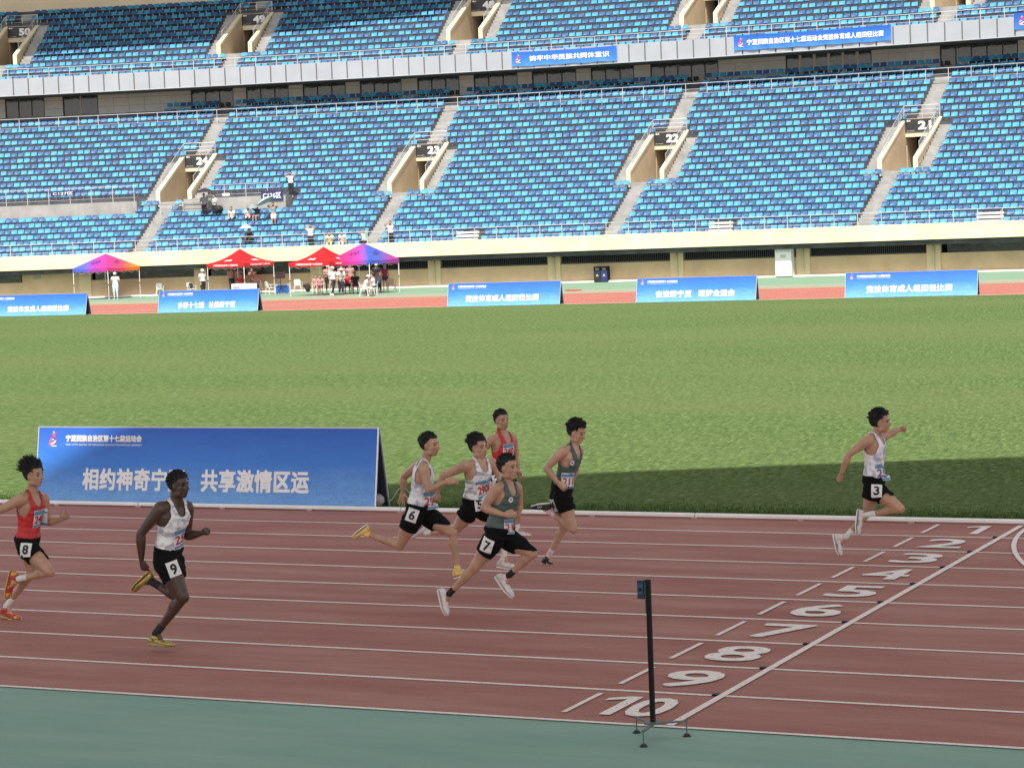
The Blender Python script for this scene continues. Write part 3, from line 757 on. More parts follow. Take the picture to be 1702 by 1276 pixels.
def emblem(fn, x, y, h):
    """sweeping athlete-like mark: loop, arc strokes and a bar"""
    def rib(pts, w_):
        mb = MB(); k = len(pts)
        vs = []
        for i, p in enumerate(pts):
            q0 = pts[max(0, i-1)]; q1 = pts[min(k-1, i+1)]; dx, dy = q1[0]-q0[0], q1[1]-q0[1]; l = math.hypot(dx, dy) or 1
            ww = w_*(.35+.65*math.sin(math.pi*(i+.6)/(k+.4)))
            vs += [fn(x+h*(p[0]-dy/l*ww), y+h*(p[1]+dx/l*ww)), fn(x+h*(p[0]+dy/l*ww), y+h*(p[1]-dx/l*ww))]
        mb.add(vs, [(2*i, 2*i+1, 2*i+3, 2*i+2) for i in range(k-1)]); return mb
    A = MB(); B = MB()
    loop = [(.33+.27*math.cos(t), .38+.26*math.sin(t)+.1*math.cos(t)) for t in [i*2*math.pi/18*0.88+.6 for i in range(19)]]
    for mb, pts, w_ in ((A, loop, .055), (A, [(-.02, .12), (.12, .24), (.22, .5), (.36, .72), (.5, .86)], .05), (B, [(.06, .12), (.22, .2), (.42, .25), (.52, .4)], .06), (B, [(.1, .4), (.25, .47), (.38, .46)], .04), (A, [(.2, .78), (.34, .82), (.55, .9)], .04), (B, [(.3, .92), (.38, .98)], .05), (B, [(.2, .04), (.62, .04)], .035)):
        r_ = rib(pts, w_); mb.add(r_.v, r_.f)
    return A, B
TITLE = '宁夏回族自治区第十七届运动会'
SUBT = 'THE 17TH GAMES OF NINGXIA HUI AUTONOMOUS REGION'
def a_board(P0, P1, h, slogan, label, pm_, sx0, sx1, lift=.0, group=None, depth=.40, tw=.30):
    """folding A-shaped advertising board; P0,P1 front foot corners left and right"""
    P0 = V(P0); P1 = V(P1); w_ = (P1-P0).length; ang = math.atan2(P1.y-P0.y, P1.x-P0.x)
    t = thing('advertising_board', P0, label, 'advertising board', group, ang)
    top = depth*.5
    def fr(x, z, e=0.0):   # on the leaning front face
        return V((x, z/h*top-e, z+lift))
    o = MB().add([fr(0, 0), fr(w_, 0), fr(w_, h), fr(0, h), fr(0, 0)+V((0, .02, 0)), fr(w_, 0)+V((0, .02, 0)), fr(w_, h)+V((0, .02, 0)), fr(0, h)+V((0, .02, 0))], [(0, 1, 2, 3), (7, 6, 5, 4), (0, 4, 5, 1), (1, 5, 6, 2), (2, 6, 7, 3), (3, 7, 4, 0)]).build('front_panel', pm_, t)
    bk = lambda x, z: V((x, depth-z/h*(depth-top)+.005+.02, z+lift))
    MB().add([bk(0, .0), bk(w_, .0), bk(w_, h), bk(0, h), bk(0, 0)+V((0, .02, 0)), bk(w_, 0)+V((0, .02, 0)), bk(w_, h)+V((0, .02, 0)), bk(0, h)+V((0, .02, 0))], [(0, 1, 2, 3), (7, 6, 5, 4), (0, 4, 5, 1), (1, 5, 6, 2), (2, 6, 7, 3), (3, 7, 4, 0)]).build('back_panel', BACKF, t)
    for x in (0.0, w_):
        e_ = .014
        MB().tube(fr(x, -.0)+V((0, .01, 0)), fr(x, h+.01)+V((0, .01, 0)), e_, n=4).build('frame_edge', ALU, t)
        MB().tube(bk(x, -.0)+V((0, .01, 0)), bk(x, h+.01)+V((0, .01, 0)), e_, n=4).build('frame_edge', ALU, t)
    MB().tube(fr(0, h+.008)+V((0, .02, 0)), fr(w_, h+.008)+V((0, .02, 0)), .014, n=4).build('frame_edge', ALU, t)
    g = lambda x, y: fr(x, y, .006)
    ph = slogan.split('  '); tot_ = sum(len(p) for p in ph)+.75*(len(ph)-1); x = sx0*w_; cw = (sx1-sx0)*w_/tot_
    for p_ in ph:
        text_box(p_, x+.06*cw, x+cw*len(p_)-.06*cw, .185*h, .475*h, g, bold=.024, spacing=1.05).build('slogan', WHITE, t); x += cw*(len(p_)+.75)
    text_box(TITLE, .087*w_, .087*w_+tw*w_*.78, .815*h, .905*h, g, bold=.03).build('title_text', WHITE, t)
    text_box(SUBT, .087*w_, .087*w_+tw*w_*.78, .765*h, .79*h, g, bold=.012).build('subtitle_text', WHITE, t)
    A, B = emblem(g, .035*w_, .75*h, .20*h); A.build('emblem', PINK, t); B.build('emblem', WHITE, t)
    return t
fb = [((-40, 526), (142, 524), '竞技体育成人组田径比赛', .285, .85, 'far blue board cut by the left frame edge, beside the gradient tent'),
      ((262, 520), (428, 517), '多彩十七运  壮美新宁夏', .20, .78, 'far blue board in front of the white table, second from left'),
      ((743, 510), (930, 505), '竞技体育成人组田径比赛', .16, .82, 'far blue board left of the black bins, middle of five'),
      ((1057, 502.5), (1256, 498), '奋进新宁夏  逐梦全运会', .16, .83, 'far blue board right of the black bins, left of the air conditioner'),
      ((1404, 494.5), (1624, 488), '竞技体育成人组田径比赛', .16, .82, 'far blue board nearest the right frame edge')]
for a, b_, slog, x0, x1, lab in fb:
    A = ground(*a); B = ground(*b_); A.y = 84.75+(A.y-84.75)*.1; B.y = 84.75+(B.y-84.75)*.1
    A = at_y(a[0], a[1], A.y); B = at_y(b_[0], b_[1], B.y); A.z = 0.02; B.z = 0.02
    a_board(A, B, 1.10, slog, lab, BP, x0, x1, group='blue boards beside the far straight', depth=.5, tw=.33)
near_board = a_board((-15.49, 12.34, 0.012), (-9.46, 12.34, 0.012), 1.16, '相约神奇宁夏  共享激情区运', 'large blue board leaning just inside the near kerb, half in shade', BPN, .142, .818, tw=.30)
bagm = MB(); bagm.ball((5.88, .22, .1), (.12, .14, .10), 8, 5); 
bg_ = bagm.mesh('sand_bag', True); o = link('sand_bag', bg_, mat('sandbag_grey', (0.30, 0.29, 0.27), 0.8, var=.3, vscale=12)); o.location = (-15.43, 12.34, 0.02); tag(o, 'grey sandbag tucked inside the right end of the large near board', 'sandbag')
# cables on the grass by the board
cb = MB(); P = []
for i in range(60):
    t_ = i/59; px_ = 640+65*t_; py_ = 838-20*math.sin(t_*3.1)+6*math.sin(t_*11)
    g_ = ground(px_, py_); P.append(V((g_.x, max(12.6, min(14.8, g_.y)), .03)))
cb.path(P, .007, 4)
tag(cb.build('cable', mat('cable_grey', (0.28, 0.30, 0.26), 0.6)), 'thin loose cable looping over grass beside the large board', 'cable')
# banners hung on the fascia
BAN = print_mat('banner_print', (0.020, 0.11, 0.52), (0.03, 0.17, 0.60), (0.08, 0.28, 0.66), 14.7, 15.9, 7.0)
def banner(s0, s1, z0, z1, slog, label, x0=.13, x1=.93, end=True):
    t = thing('banner', (0, 0, 0), label, 'banner', 'blue banners on the grey fascia')
    nx = int((s1-s0)*4); nz = 6; vs = []; rb = random.Random(int(s0*10))
    def dis(s, z): return 16.36-.03*math.sin(s*5+z*3)*(1-(z-z0)/(z1-z0)) - .02*noise.noise(V((s*2, z*2, 0)))
    def sag(s, u): return z0+(z1-z0)*u - (1-u)*.05*abs(math.sin(s*1.7)) - .04*math.sin(math.pi*(s-s0)/(s1-s0))*u
    for i in range(nx+1):
        for j in range(nz+1):
            s = s0+(s1-s0)*i/nx; u = j/nz; vs.append(SP(s, dis(s, z0+(z1-z0)*u), sag(s, u)))
    mb = MB().add(vs, [(i*(nz+1)+j, (i+1)*(nz+1)+j, (i+1)*(nz+1)+j+1, i*(nz+1)+j+1) for i in range(nx) for j in range(nz)])
    mb.build('cloth', BAN, t, True)
    g = lambda x, y: SP(x, dis(x, y)-.03, y-.02)
    if slog: text_box(slog, s0+(s1-s0)*x0, s0+(s1-s0)*x1, z0+.30*(z1-z0), z0+.70*(z1-z0), g, bold=.02, spacing=1.0).build('slogan', WHITE, t)
    A, B = emblem(g, s0+.25, z0+.22*(z1-z0), .6*(z1-z0)); A.build('emblem', PINK, t); B.build('emblem', WHITE, t)
banner(-9.6, -2.5, 14.80, 15.80, '铸牢中华民族共同体意识', 'short blue fascia banner between signs 48 and 47', .17, .93)
banner(5.25, 15.3, 14.95, 15.95, '宁夏回族自治区第十七届运动会竞技体育成人组田径比赛', 'long blue fascia banner right of the short one', .085, .955)
banner(22.9, 30.0, 15.1, 16.1, '', 'blue fascia banner cut off by the right frame edge')

# ------------------------------------------------------------------ people
def seg_soup(mb, p0, p1, prof, n=12, flat=1.0, up=None):
    """tapered limb: prof = [(t, radius)] from p0 to p1, with rounded ends"""
    p0, p1 = V(p0), V(p1); d = (p1-p0); L_ = d.length
    if L_ < 1e-5: return
    d /= L_; a = (V(up)-d*V(up).dot(d)).normalized() if up is not None else d.orthogonal().normalized(); b = d.cross(a)
    rings = []
    r0 = prof[0][1]; r1 = prof[-1][1]
    rings.append((-r0*.95/L_, r0*.25)); rings.append((-r0*.6/L_, r0*.78))
    rings += list(prof); rings.append((1+r1*.6/L_, r1*.78)); rings.append((1+r1*.95/L_, r1*.25))
    vs = []
    for t, r in rings:
        c = p0+d*(t*L_)
        for i in range(n):
            th = 2*math.pi*i/n; vs.append(c+a*math.cos(th)*r+b*math.sin(th)*r*flat)
    fs = []
    for j in range(len(rings)-1):
        for i in range(n): fs.append((j*n+i, j*n+(i+1) % n, (j+1)*n+(i+1) % n, (j+1)*n+i))
    fs += [tuple(range(n))[::-1], tuple(range((len(rings)-1)*n, len(rings)*n))]
    mb.add(vs, fs)

def torso_sections(b):
    return [(-.16, .085*b, .085), (-.08, .135*b, .108), (.04, .165*b, .122), (.16, .160*b, .115), (.34, .138*b, .098), (.50, .148*b, .104), (.66, .168*b, .115), (.80, .178*b, .112), (.90, .150*b, .092), (.97, .095*b, .070), (1.03, .060, .060)]

def hand(mb, w, d, nrm, kind, side, sc=1.0):
    """palm and five fingers from wrist w along d; nrm = back of the hand"""
    d = d.normalized(); nrm = (nrm-d*nrm.dot(d)).normalized(); lat = d.cross(nrm)*side
    palm = w+d*.045*sc
    seg_soup(mb, w, w+d*.082*sc, [(0, .024*sc), (.5, .037*sc), (1, .038*sc)], 10, .45, lat)
    for i, (o, L_) in enumerate(((-.030, .072), (-.010, .080), (.011, .075), (.030, .060))):
        base = w+d*.085*sc+lat*o*sc
        spread = {'open': 1.0, 'relaxed': .25, 'fist': .0}[kind]
        bend = {'open': (.1, .25, .35), 'relaxed': (.5, 1.0, 1.4), 'fist': (1.35, 2.7, 3.6)}[kind]
        p = base; a0 = 0; dd = (d+lat*o*spread*9).normalized()
        for q_, bn in enumerate(bend):
            L2 = L_*sc*(.42, .32, .26)[q_]; e = dd*math.cos(bn)-nrm*math.sin(bn); p2 = p+e*L2
            seg_soup(mb, p, p2, [(0, .0088*sc), (1, .0080*sc)], 6); p = p2
    t0 = w+d*.025*sc-lat*.030*sc
    tk = {'open': (.9, .2), 'relaxed': (.35, .4), 'fist': (.1, .8)}[kind]
    e = (d*.8-lat*tk[0]-nrm*.3*tk[1]).normalized(); t1 = t0+e*.045*sc; seg_soup(mb, t0, t1, [(0, .012*sc), (1, .010*sc)], 6)
    e2 = (d*.9-lat*tk[0]*.3-nrm*tk[1]).normalized(); t2 = t1+e2*.030*sc; seg_soup(mb, t1, t2, [(0, .010*sc), (1, .0085*sc)], 6)

def remeshed(mb, voxel, smooth=2):
    o = link('tmp', mb.mesh('tmp')); md = o.modifiers.new('r', 'REMESH'); md.mode = 'VOXEL'; md.voxel_size = voxel; md.adaptivity = 0
    if smooth: sm = o.modifiers.new('s', 'SMOOTH'); sm.factor = .5; sm.iterations = smooth
    dg = bpy.context.evaluated_depsgraph_get(); me = bpy.data.meshes.new_from_object(o.evaluated_get(dg)); me.name = 'body'
    bpy.data.objects.remove(o); me.polygons.foreach_set('use_smooth', [True]*len(me.polygons)); return me

def sub_shell(me, keep, offs, name, m, parent, smooth=3, thick=0.0):
    """a garment: the kept part of the body surface pushed outwards"""
    co = np.empty(len(me.vertices)*3); me.vertices.foreach_get('co', co); co = co.reshape(-1, 3)
    no = np.empty(len(me.vertices)*3); me.vertices.foreach_get('normal', no); no = no.reshape(-1, 3)
    ks = keep(co); pf = [tuple(p.vertices) for p in me.polygons]
    pf = [f for f in pf if all(ks[i] for i in f)]
    # keep only the main connected piece
    par = {}
    def fnd(a):
        while par.setdefault(a, a) != a: par[a] = par[par[a]]; a = par[a]
        return a
    for f in pf:
        r0 = fnd(f[0])
        for i in f[1:]: par[fnd(i)] = r0
    cnt = {}
    for f in pf: r0 = fnd(f[0]); cnt[r0] = cnt.get(r0, 0)+1
    if cnt:
        mxc = max(cnt.values()); pf = [f for f in pf if cnt[fnd(f[0])] >= .35*mxc]
    used = sorted({i for f in pf for i in f})
    if not used: return None
    idx = {v: i for i, v in enumerate(used)}
    of = offs(co[used]) if callable(offs) else np.full(len(used), offs)
    P = co[used]+no[used]*of[:, None]
    F = [tuple(idx[i] for i in f) for f in pf]
    # smooth the cut edges
    from collections import Counter
    ec = Counter()
    for f in F:
        for a, b in zip(f, f[1:]+f[:1]): ec[(min(a, b), max(a, b))] += 1
    bd = {}
    for (a, b), c in ec.items():
        if c == 1: bd.setdefault(a, []).append(b); bd.setdefault(b, []).append(a)
    for it in range(smooth):
        Q = P.copy()
        for v_, nb in bd.items(): Q[v_] = P[v_]*.4+np.mean(P[nb], axis=0)*.6
        P = Q
    mesh = bpy.data.meshes.new(name); mesh.from_pydata([tuple(x) for x in P], [], F); mesh.materials.append(m)
    mesh.polygons.foreach_set('use_smooth', [True]*len(F)); mesh.update()
    o = link(name, mesh, None, parent)
    if thick:
        so = o.modifiers.new('so', 'SOLIDIFY'); so.thickness = thick; so.offset = 1.0
    return o

def skin_mat(name, c):
    return mat(name, c, 0.42, var=.16, vscale=7, bump=.12, bscale=34, spec=.5, sss=.06)
SKA = skin_mat('skin_tan', (0.42, 0.238, 0.155)); SKB = skin_mat('skin_dark', (0.066, 0.033, 0.021)); SKC = skin_mat('skin_fair', (0.46, 0.275, 0.185))
HAIR = mat('hair_black', (0.008, 0.007, 0.007), 0.65, spec=.3)
EYEW = mat('eye_white', (0.55, 0.52, 0.50), 0.3); EYED = mat('eye_dark', (0.01, 0.008, 0.007), 0.2); LIP = mat('lip', (0.22, 0.085, 0.07), 0.5); LIPD = mat('lip_dark', (0.07, 0.03, 0.028), 0.5)

def person(J, label, opt, loc=None):
    """J: joints in world space. opt: clothing, colours, hair ..."""
    vox = opt.get('vox', .0085); b = opt.get('build', 1.0); sk = opt.get('skin', SKA)
    root = V(J['root']) if 'root' in J else V((J['pel'].x, J['pel'].y, min(J['toeR'].z, J['toeL'].z)))
    J = {k: (V(v)-root if isinstance(v, Vector) and k not in ('fwd', 'up', 'root', 'hfwd', 'hnR', 'hnL') else v) for k, v in J.items() if k != 'root'}
    t = thing('person', root, label, opt.get('cat', 'person'), opt.get('group'))
    mb = MB()
    pel, nb = J['pel'], J['neck']; sp = nb-pel; TL = sp.length; sd_ = sp/TL
    hl = (J['hipL']-J['hipR']).normalized(); sl = (J['shL']-J['shR']).normalized()
    def lat_at(u): 
        w_ = min(1, max(0, u)); l = hl*(1-w_)+sl*w_; l = (l-sd_*l.dot(sd_)).normalized(); return l
    bend = J.get('bend', 0.0)
    def cen(u):
        l = lat_at(u); f = l.cross(sd_)*1.0; return pel+sd_*(u*TL)-f*(.02*math.sin(math.pi*min(1, max(0, u))))*0
    n_ = 20; vs = []; sec = torso_sections(b)
    for u, a, d in sec:
        l = lat_at(u); f = sd_.cross(l); f = -f if f.dot(J['fwd']) < 0 else f; c = cen(u)
        for i in range(n_):
            th = 2*math.pi*i/n_; x = math.sin(th); y = math.cos(th)
            yy = y*(1.0 if y > 0 else .95); ex = .86
            vs.append(c+l*a*math.copysign(abs(x)**ex, x)+f*d*math.copysign(abs(yy)**ex, yy))
    fs = []
    for j in range(len(sec)-1):
        for i in range(n_): fs.append((j*n_+i, j*n_+(i+1) % n_, (j+1)*n_+(i+1) % n_, (j+1)*n_+i))
    fs += [tuple(range(n_))[::-1], tuple(range((len(sec)-1)*n_, len(sec)*n_))]; mb.add(vs, fs)
    F0_ = J['fwd'].normalized()
    # neck, traps
    hd = J['head']; hup = J.get('up', V((0, 0, 1))).normalized(); hf = (J['hfwd'] if 'hfwd' in J else F0_); hf = (hf-hup*hf.dot(hup)).normalized(); hlz = hup.cross(hf)
    seg_soup(mb, nb-sd_*.03, hd-hup*.05-hf*.015, [(0, .066*b), (.5, .056*b), (1, .058*b)])
    for S_ in ('shL', 'shR'):
        seg_soup(mb, nb+sd_*.015, J[S_], [(0, .045), (.5, .047*b), (1, .052*b)])
        seg_soup(mb, nb-sd_*.09, J[S_]-sd_*.03, [(0, .07), (.6, .062*b), (1, .055*b)])
    # head
    hm = Matrix((hf, hlz, hup)).transposed()
    HS = opt.get('hs', 1.12)
    def H(x, y, z): return hd+(hf*x+hlz*y+hup*z)*HS
    _ball = mb.ball
    def hb(c, r, nu, nv, M): mb.ball(c, tuple(q*HS for q in r), nu, nv, M)
    hb(H(-.012, 0, .030), (.098, .076, .088), 16, 12, hm)
    hb(H(.018, 0, -.030), (.070, .064, .085), 14, 10, hm)
    hb(H(.046, 0, -.088), (.034, .036, .026), 10, 8, hm)
    for s_ in (-1, 1):
        hb(H(-.008, .070*s_, -.012), (.022, .010, .034), 8, 6, hm)
        hb(H(.060, .032*s_, -.022), (.022, .026, .020), 8, 6, hm)
        hb(H(.012, .045*s_, -.075), (.042, .024, .026), 8, 6, hm)
        hb(H(.079, .026*s_, .018), (.012, .024, .009), 8, 6, hm)
        hb(H(.088, .012*s_, -.034), (.011, .009, .009), 6, 5, hm)
    seg_soup(mb, H(.083, 0, .008), H(.105, 0, -.030), [(0, .011), (1, .0165)], 8)
    hb(H(.080, 0, -.058), (.015, .024, .010), 8, 6, hm); hb(H(.078, 0, -.070), (.015, .020, .008), 8, 6, hm)
    # arms
    ua = .047*b; fa = .040*b
    for S_, side in (('R', 1), ('L', -1)):
        sh, el, wr, hn = J['sh'+S_], J['el'+S_], J['wr'+S_], J['ha'+S_]
        seg_soup(mb, sh, el, [(0, .064*b), (.2, .061*b), (.5, ua*1.10), (.8, ua*.92), (1, fa*.98)])
        mb.ball(sh+V((0, 0, -.012)), (.062*b, .062*b, .064*b), 12, 8)
        fx_ = (wr-sh)-(el-sh)*((wr-sh).dot(el-sh)/max(1e-6, (el-sh).length_squared)); fx_ = fx_.normalized() if fx_.length > .03 else V((0, 0, 0))
        seg_soup(mb, sh.lerp(el, .35)+fx_*.014, sh.lerp(el, .75)+fx_*.012, [(0, .030*b), (.5, .041*b), (1, .028*b)], 10)
        seg_soup(mb, sh.lerp(el, .25)-fx_*.014, sh.lerp(el, .7)-fx_*.010, [(0, .034*b), (.5, .039*b), (1, .026*b)], 10)
        seg_soup(mb, el, wr, [(0, fa*1.0), (.25, fa*1.12), (.6, fa*.88), (1, .026)])
        d = (hn-wr).normalized() if (hn-wr).length > .01 else (wr-el).normalized()
        nn_ = J.get('hn'+S_, V((0, -1, .2)) if S_ == 'R' else V((0, 1, .2)))
        if vox < .012: hand(mb, wr, d, V(nn_), opt.get('hand'+S_, 'fist'), side)
        else:
            seg_soup(mb, wr, wr+d*.08, [(0, .026), (.6, .038), (1, .034)], 8, .55)
            for o_ in (-.025, -.008, .009, .026): seg_soup(mb, wr+d*.08+d.orthogonal()*o_, wr+d*.15+d.orthogonal()*o_, [(0, .011), (1, .009)], 5)
    # legs
    for S_ in 'RL':
        hp, kn, an, to = J['hip'+S_], J['kn'+S_], J['an'+S_], J['toe'+S_]
        seg_soup(mb, hp, kn, [(0, .098*b), (.2, .101*b), (.5, .087*b), (.8, .066*b), (1, .057*b)], 14)
        fr_ = V(J['fwd']); td_ = (kn-hp).normalized(); fr_ = (fr_-td_*fr_.dot(td_)); fr_ = fr_.normalized() if fr_.length > .1 else V((0, 0, 1)); kx_ = kn-(hp+an)*.5; kx_ = kx_.normalized() if kx_.length > .05 else fr_
        kx_ = (kx_-td_*kx_.dot(td_)); kx_ = kx_.normalized() if kx_.length > .15 else fr_
        seg_soup(mb, hp.lerp(kn, .28)+kx_*.026, hp.lerp(kn, .82)+kx_*.016, [(0, .060*b), (.45, .068*b), (1, .042*b)], 12)
        seg_soup(mb, hp.lerp(kn, .22)-kx_*.028, hp.lerp(kn, .80)-kx_*.016, [(0, .062*b), (.4, .062*b), (1, .036*b)], 12)
        mb.ball(kn+(kn-(hp+an)*.5).normalized()*.016 if (kn-(hp+an)*.5).length > .03 else kn+fr_*.016, (.044*b, .044*b, .048*b), 10, 8)
        back = (an-hp) - (kn-hp)*((an-hp).dot(kn-hp)/(kn-hp).length_squared)
        sh_d = (an-kn); bk = V(J['fwd'])*-1; bk = (bk-sh_d*(bk.dot(sh_d)/sh_d.length_squared)); bk = bk.normalized() if bk.length > .01 else V((0, 0, 0))
        thd = (kn-hp).normalized(); calf = (-thd+sh_d.normalized()*thd.dot(sh_d.normalized()))
        calf = calf.normalized()*-1 if calf.length > .15 else bk
        # calf muscle sits on the flexor side of the shin
        flex = (hp-kn); flex = flex-sh_d*(flex.dot(sh_d)/sh_d.length_squared); cm = flex.normalized() if flex.length > .06 else bk
        seg_soup(mb, kn, an, [(0, .050*b), (.15, .048*b), (.35, .047*b), (.65, .038*b), (1, .029*b)], 12)
        seg_soup(mb, kn+sh_d*.14+cm*.018, kn+sh_d*.50+cm*.016, [(0, .034*b), (.4, .052*b), (1, .028*b)], 10)
        he = J.get('he'+S_); fd = (to-an); 
        if he is None: he = an-fd.normalized()*.05-V((0, 0, .06))
        seg_soup(mb, he, to, [(0, .018), (.5, .024), (1, .016)], 10, .9); seg_soup(mb, an, (he+to)/2, [(0, .031), (1, .024)], 10)
    me = remeshed(mb, vox, 3 if vox < .012 else 2); me.materials.append(sk)
    body = link('body', me, None, t)
    # ---- clothing from the body surface
    P_ = lambda v: np.array(v)
    def segd(co, a, c):
        a, c = P_(a), P_(c); d = c-a; l2 = d@d; tt = ((co-a)@d)/l2; tc = np.clip(tt, 0, 1); return tt, np.linalg.norm(co-(a+tc[:, None]*d), axis=1)
    ft_all = {}
    def tinfo(co):
        rel = co-P_(pel); u = rel@P_(sd_)/TL; uu = np.clip(u, 0, 1)
        l = P_(hl)[None]*(1-uu)[:, None]+P_(sl)[None]*uu[:, None]; l -= P_(sd_)[None]*(l@P_(sd_))[:, None]; l /= np.linalg.norm(l, axis=1)[:, None]
        f = np.cross(P_(sd_)[None], l); sg = np.sign(f@P_(F0_)); f *= sg[:, None]
        x = np.sum(rel*l, axis=1); y = np.sum(rel*f, axis=1); return u, x, y
    arms = [(J['shR'], J['elR'], J['wrR']), (J['shL'], J['elL'], J['wrL'])]; legs = [(J['hipR'], J['knR'], J['anR']), (J['hipL'], J['knL'], J['anL'])]
    def is_arm(co, sleeve=0.0, shr=.075):
        r = np.zeros(len(co), bool)
        for sh, el, wr in arms:
            t1, d1 = segd(co, sh, el); t2, d2 = segd(co, el, wr)
            ta, da = segd(co, P_(wr), P_(wr)+(P_(wr)-P_(el))/np.linalg.norm(P_(wr)-P_(el))*.2)
            u, x, y = tinfo(co); outer = np.abs(x) > .135*b
            if sleeve: r |= ((t1 > sleeve) & (d1 < .072*b)) | ((t2 > .05) & (d2 < .06*b)) | (da < .07)
            else: r |= ((t1 > .02) & (d1 < .066*b)) | ((t2 > 0) & (d2 < .05*b)) | (np.linalg.norm(co-P_(sh), axis=1) < shr*b) | (da < .06)
        return r
    def is_leg(co, a=.0):
        r = np.zeros(len(co), bool); 
        for hp, kn, an in legs:
            t1, d1 = segd(co, hp, kn); t2, d2 = segd(co, kn, an); r |= ((t1 > a) & (d1 < .115*b)) | ((t2 > .0) & (d2 < .08*b))
        return r
    shirt = None; shorts = None
    fold = lambda co, a: a*(np.sin(co[:, 0]*37+co[:, 2]*61)+np.sin(co[:, 1]*43-co[:, 2]*29)+np.sin(co[:, 2]*95+co[:, 0]*21))
    if opt.get('top') == 'singlet':
        def keep(co):
            u, x, y = tinfo(co); k = (u > .10) & ((u < 1.0) | ((u < 1.17) & (np.abs(x) > .052*b) & (np.abs(x) < .105*b))) & ~is_arm(co) & (np.abs(x) < .21*b) & (np.abs(y) < .155*b)
            nk = (y > 0) & (u > .80+.0) & (np.abs(x) < .046+.08*(u-.80)) & (u > .80+(np.abs(x)/.06)**2*.07)
            nkb = (y <= 0) & (np.abs(x) < .052*b) & (u > .94)
            side = (u > .60) & (np.abs(y) < .045+.20*(u-.60)) & (np.abs(x) > .118*b)
            return k & ~nk & ~nkb & ~side & ~(is_leg(co, .25) & (u < .16))
        shirt = sub_shell(me, keep, lambda co: .009+.004*np.clip((0.5-tinfo(co)[0])*2, 0, 1)+fold(co, .0016), 'singlet', opt['topm'], t, 26, .0015)
    elif opt.get('top') == 'shirt':
        sl_ = opt.get('sleeve', .62)
        def keep(co):
            u, x, y = tinfo(co); return (u > .02) & (u < 1.02) & ~is_arm(co, sl_) & ~(is_leg(co, .3) & (u < .1)) & ~((np.abs(x) < .06) & (u > .97)) | ((u >= .6) & (u < 1.2) & (np.abs(x) > .10) & ~is_arm(co, sl_) & (np.linalg.norm(co-P_(hd), axis=1) > .14))
        shirt = sub_shell(me, keep, lambda co: .014+fold(co, .003), 'shirt', opt['topm'], t, 2, .003)
    if opt.get('bottom') in ('shorts', 'trousers', 'long_shorts'):
        kk = {'shorts': opt.get('shl', .42), 'long_shorts': .72, 'trousers': 9}[opt['bottom']]
        def keep(co):
            u, x, y = tinfo(co); k = np.zeros(len(co), bool)
            for hp, kn, an in legs:
                t1, d1 = segd(co, hp, kn); t2, d2 = segd(co, kn, an)
                k |= (t1 < kk) & (t1 > -.2) & (d1 < .125*b)
                if kk > 1: k |= (d1 < .12) & (t1 > 0) | ((t2 < .93) & (t2 > 0) & (d2 < .09))
            k |= (u < .15) & (u > -.25) & (np.abs(x) < .2*b)
            na = np.zeros(len(co), bool)
            for sh, el, wr in arms:
                t2, d2 = segd(co, el, wr); e_ = (P_(wr)-P_(el))/np.linalg.norm(P_(wr)-P_(el)); ta, da = segd(co, P_(wr), P_(wr)+e_*.13); na |= ((t2 > 0) & (d2 < .043)) | (da < .036)
            return k & (u < .15) & ~na & (np.linalg.norm(co-P_(pel), axis=1) < (.75 if kk < 1 else 9))
        flare = lambda co: opt.get('flare', .014)+fold(co, .003)
        shorts = sub_shell(me, keep, flare, opt['bottom'] if opt['bottom'] != 'long_shorts' else 'shorts', opt['botm'], t, 5, .002)
    # ---- hair / cap
    rh = random.Random(hash(label) % 1000 if False else len(label)*7)
    hs = opt.get('hair', 'short')
    def keeph(co):
        r = (co-P_(hd))/HS; x = r@P_(hf); y = r@P_(hlz); z = r@P_(hup)
        line = np.where(x > .045, .062, np.where(x > -.01, .030+(x+.01)*.58, -.045+(x+.11)*.0))
        line = np.where((x > -.01) & (x <= .045), .005+(x+.01)*1.0, line)
        return (z > line) & (np.linalg.norm(r, axis=1) < .17) & (z > -.06)
    hm_ = opt.get('hairm', HAIR)
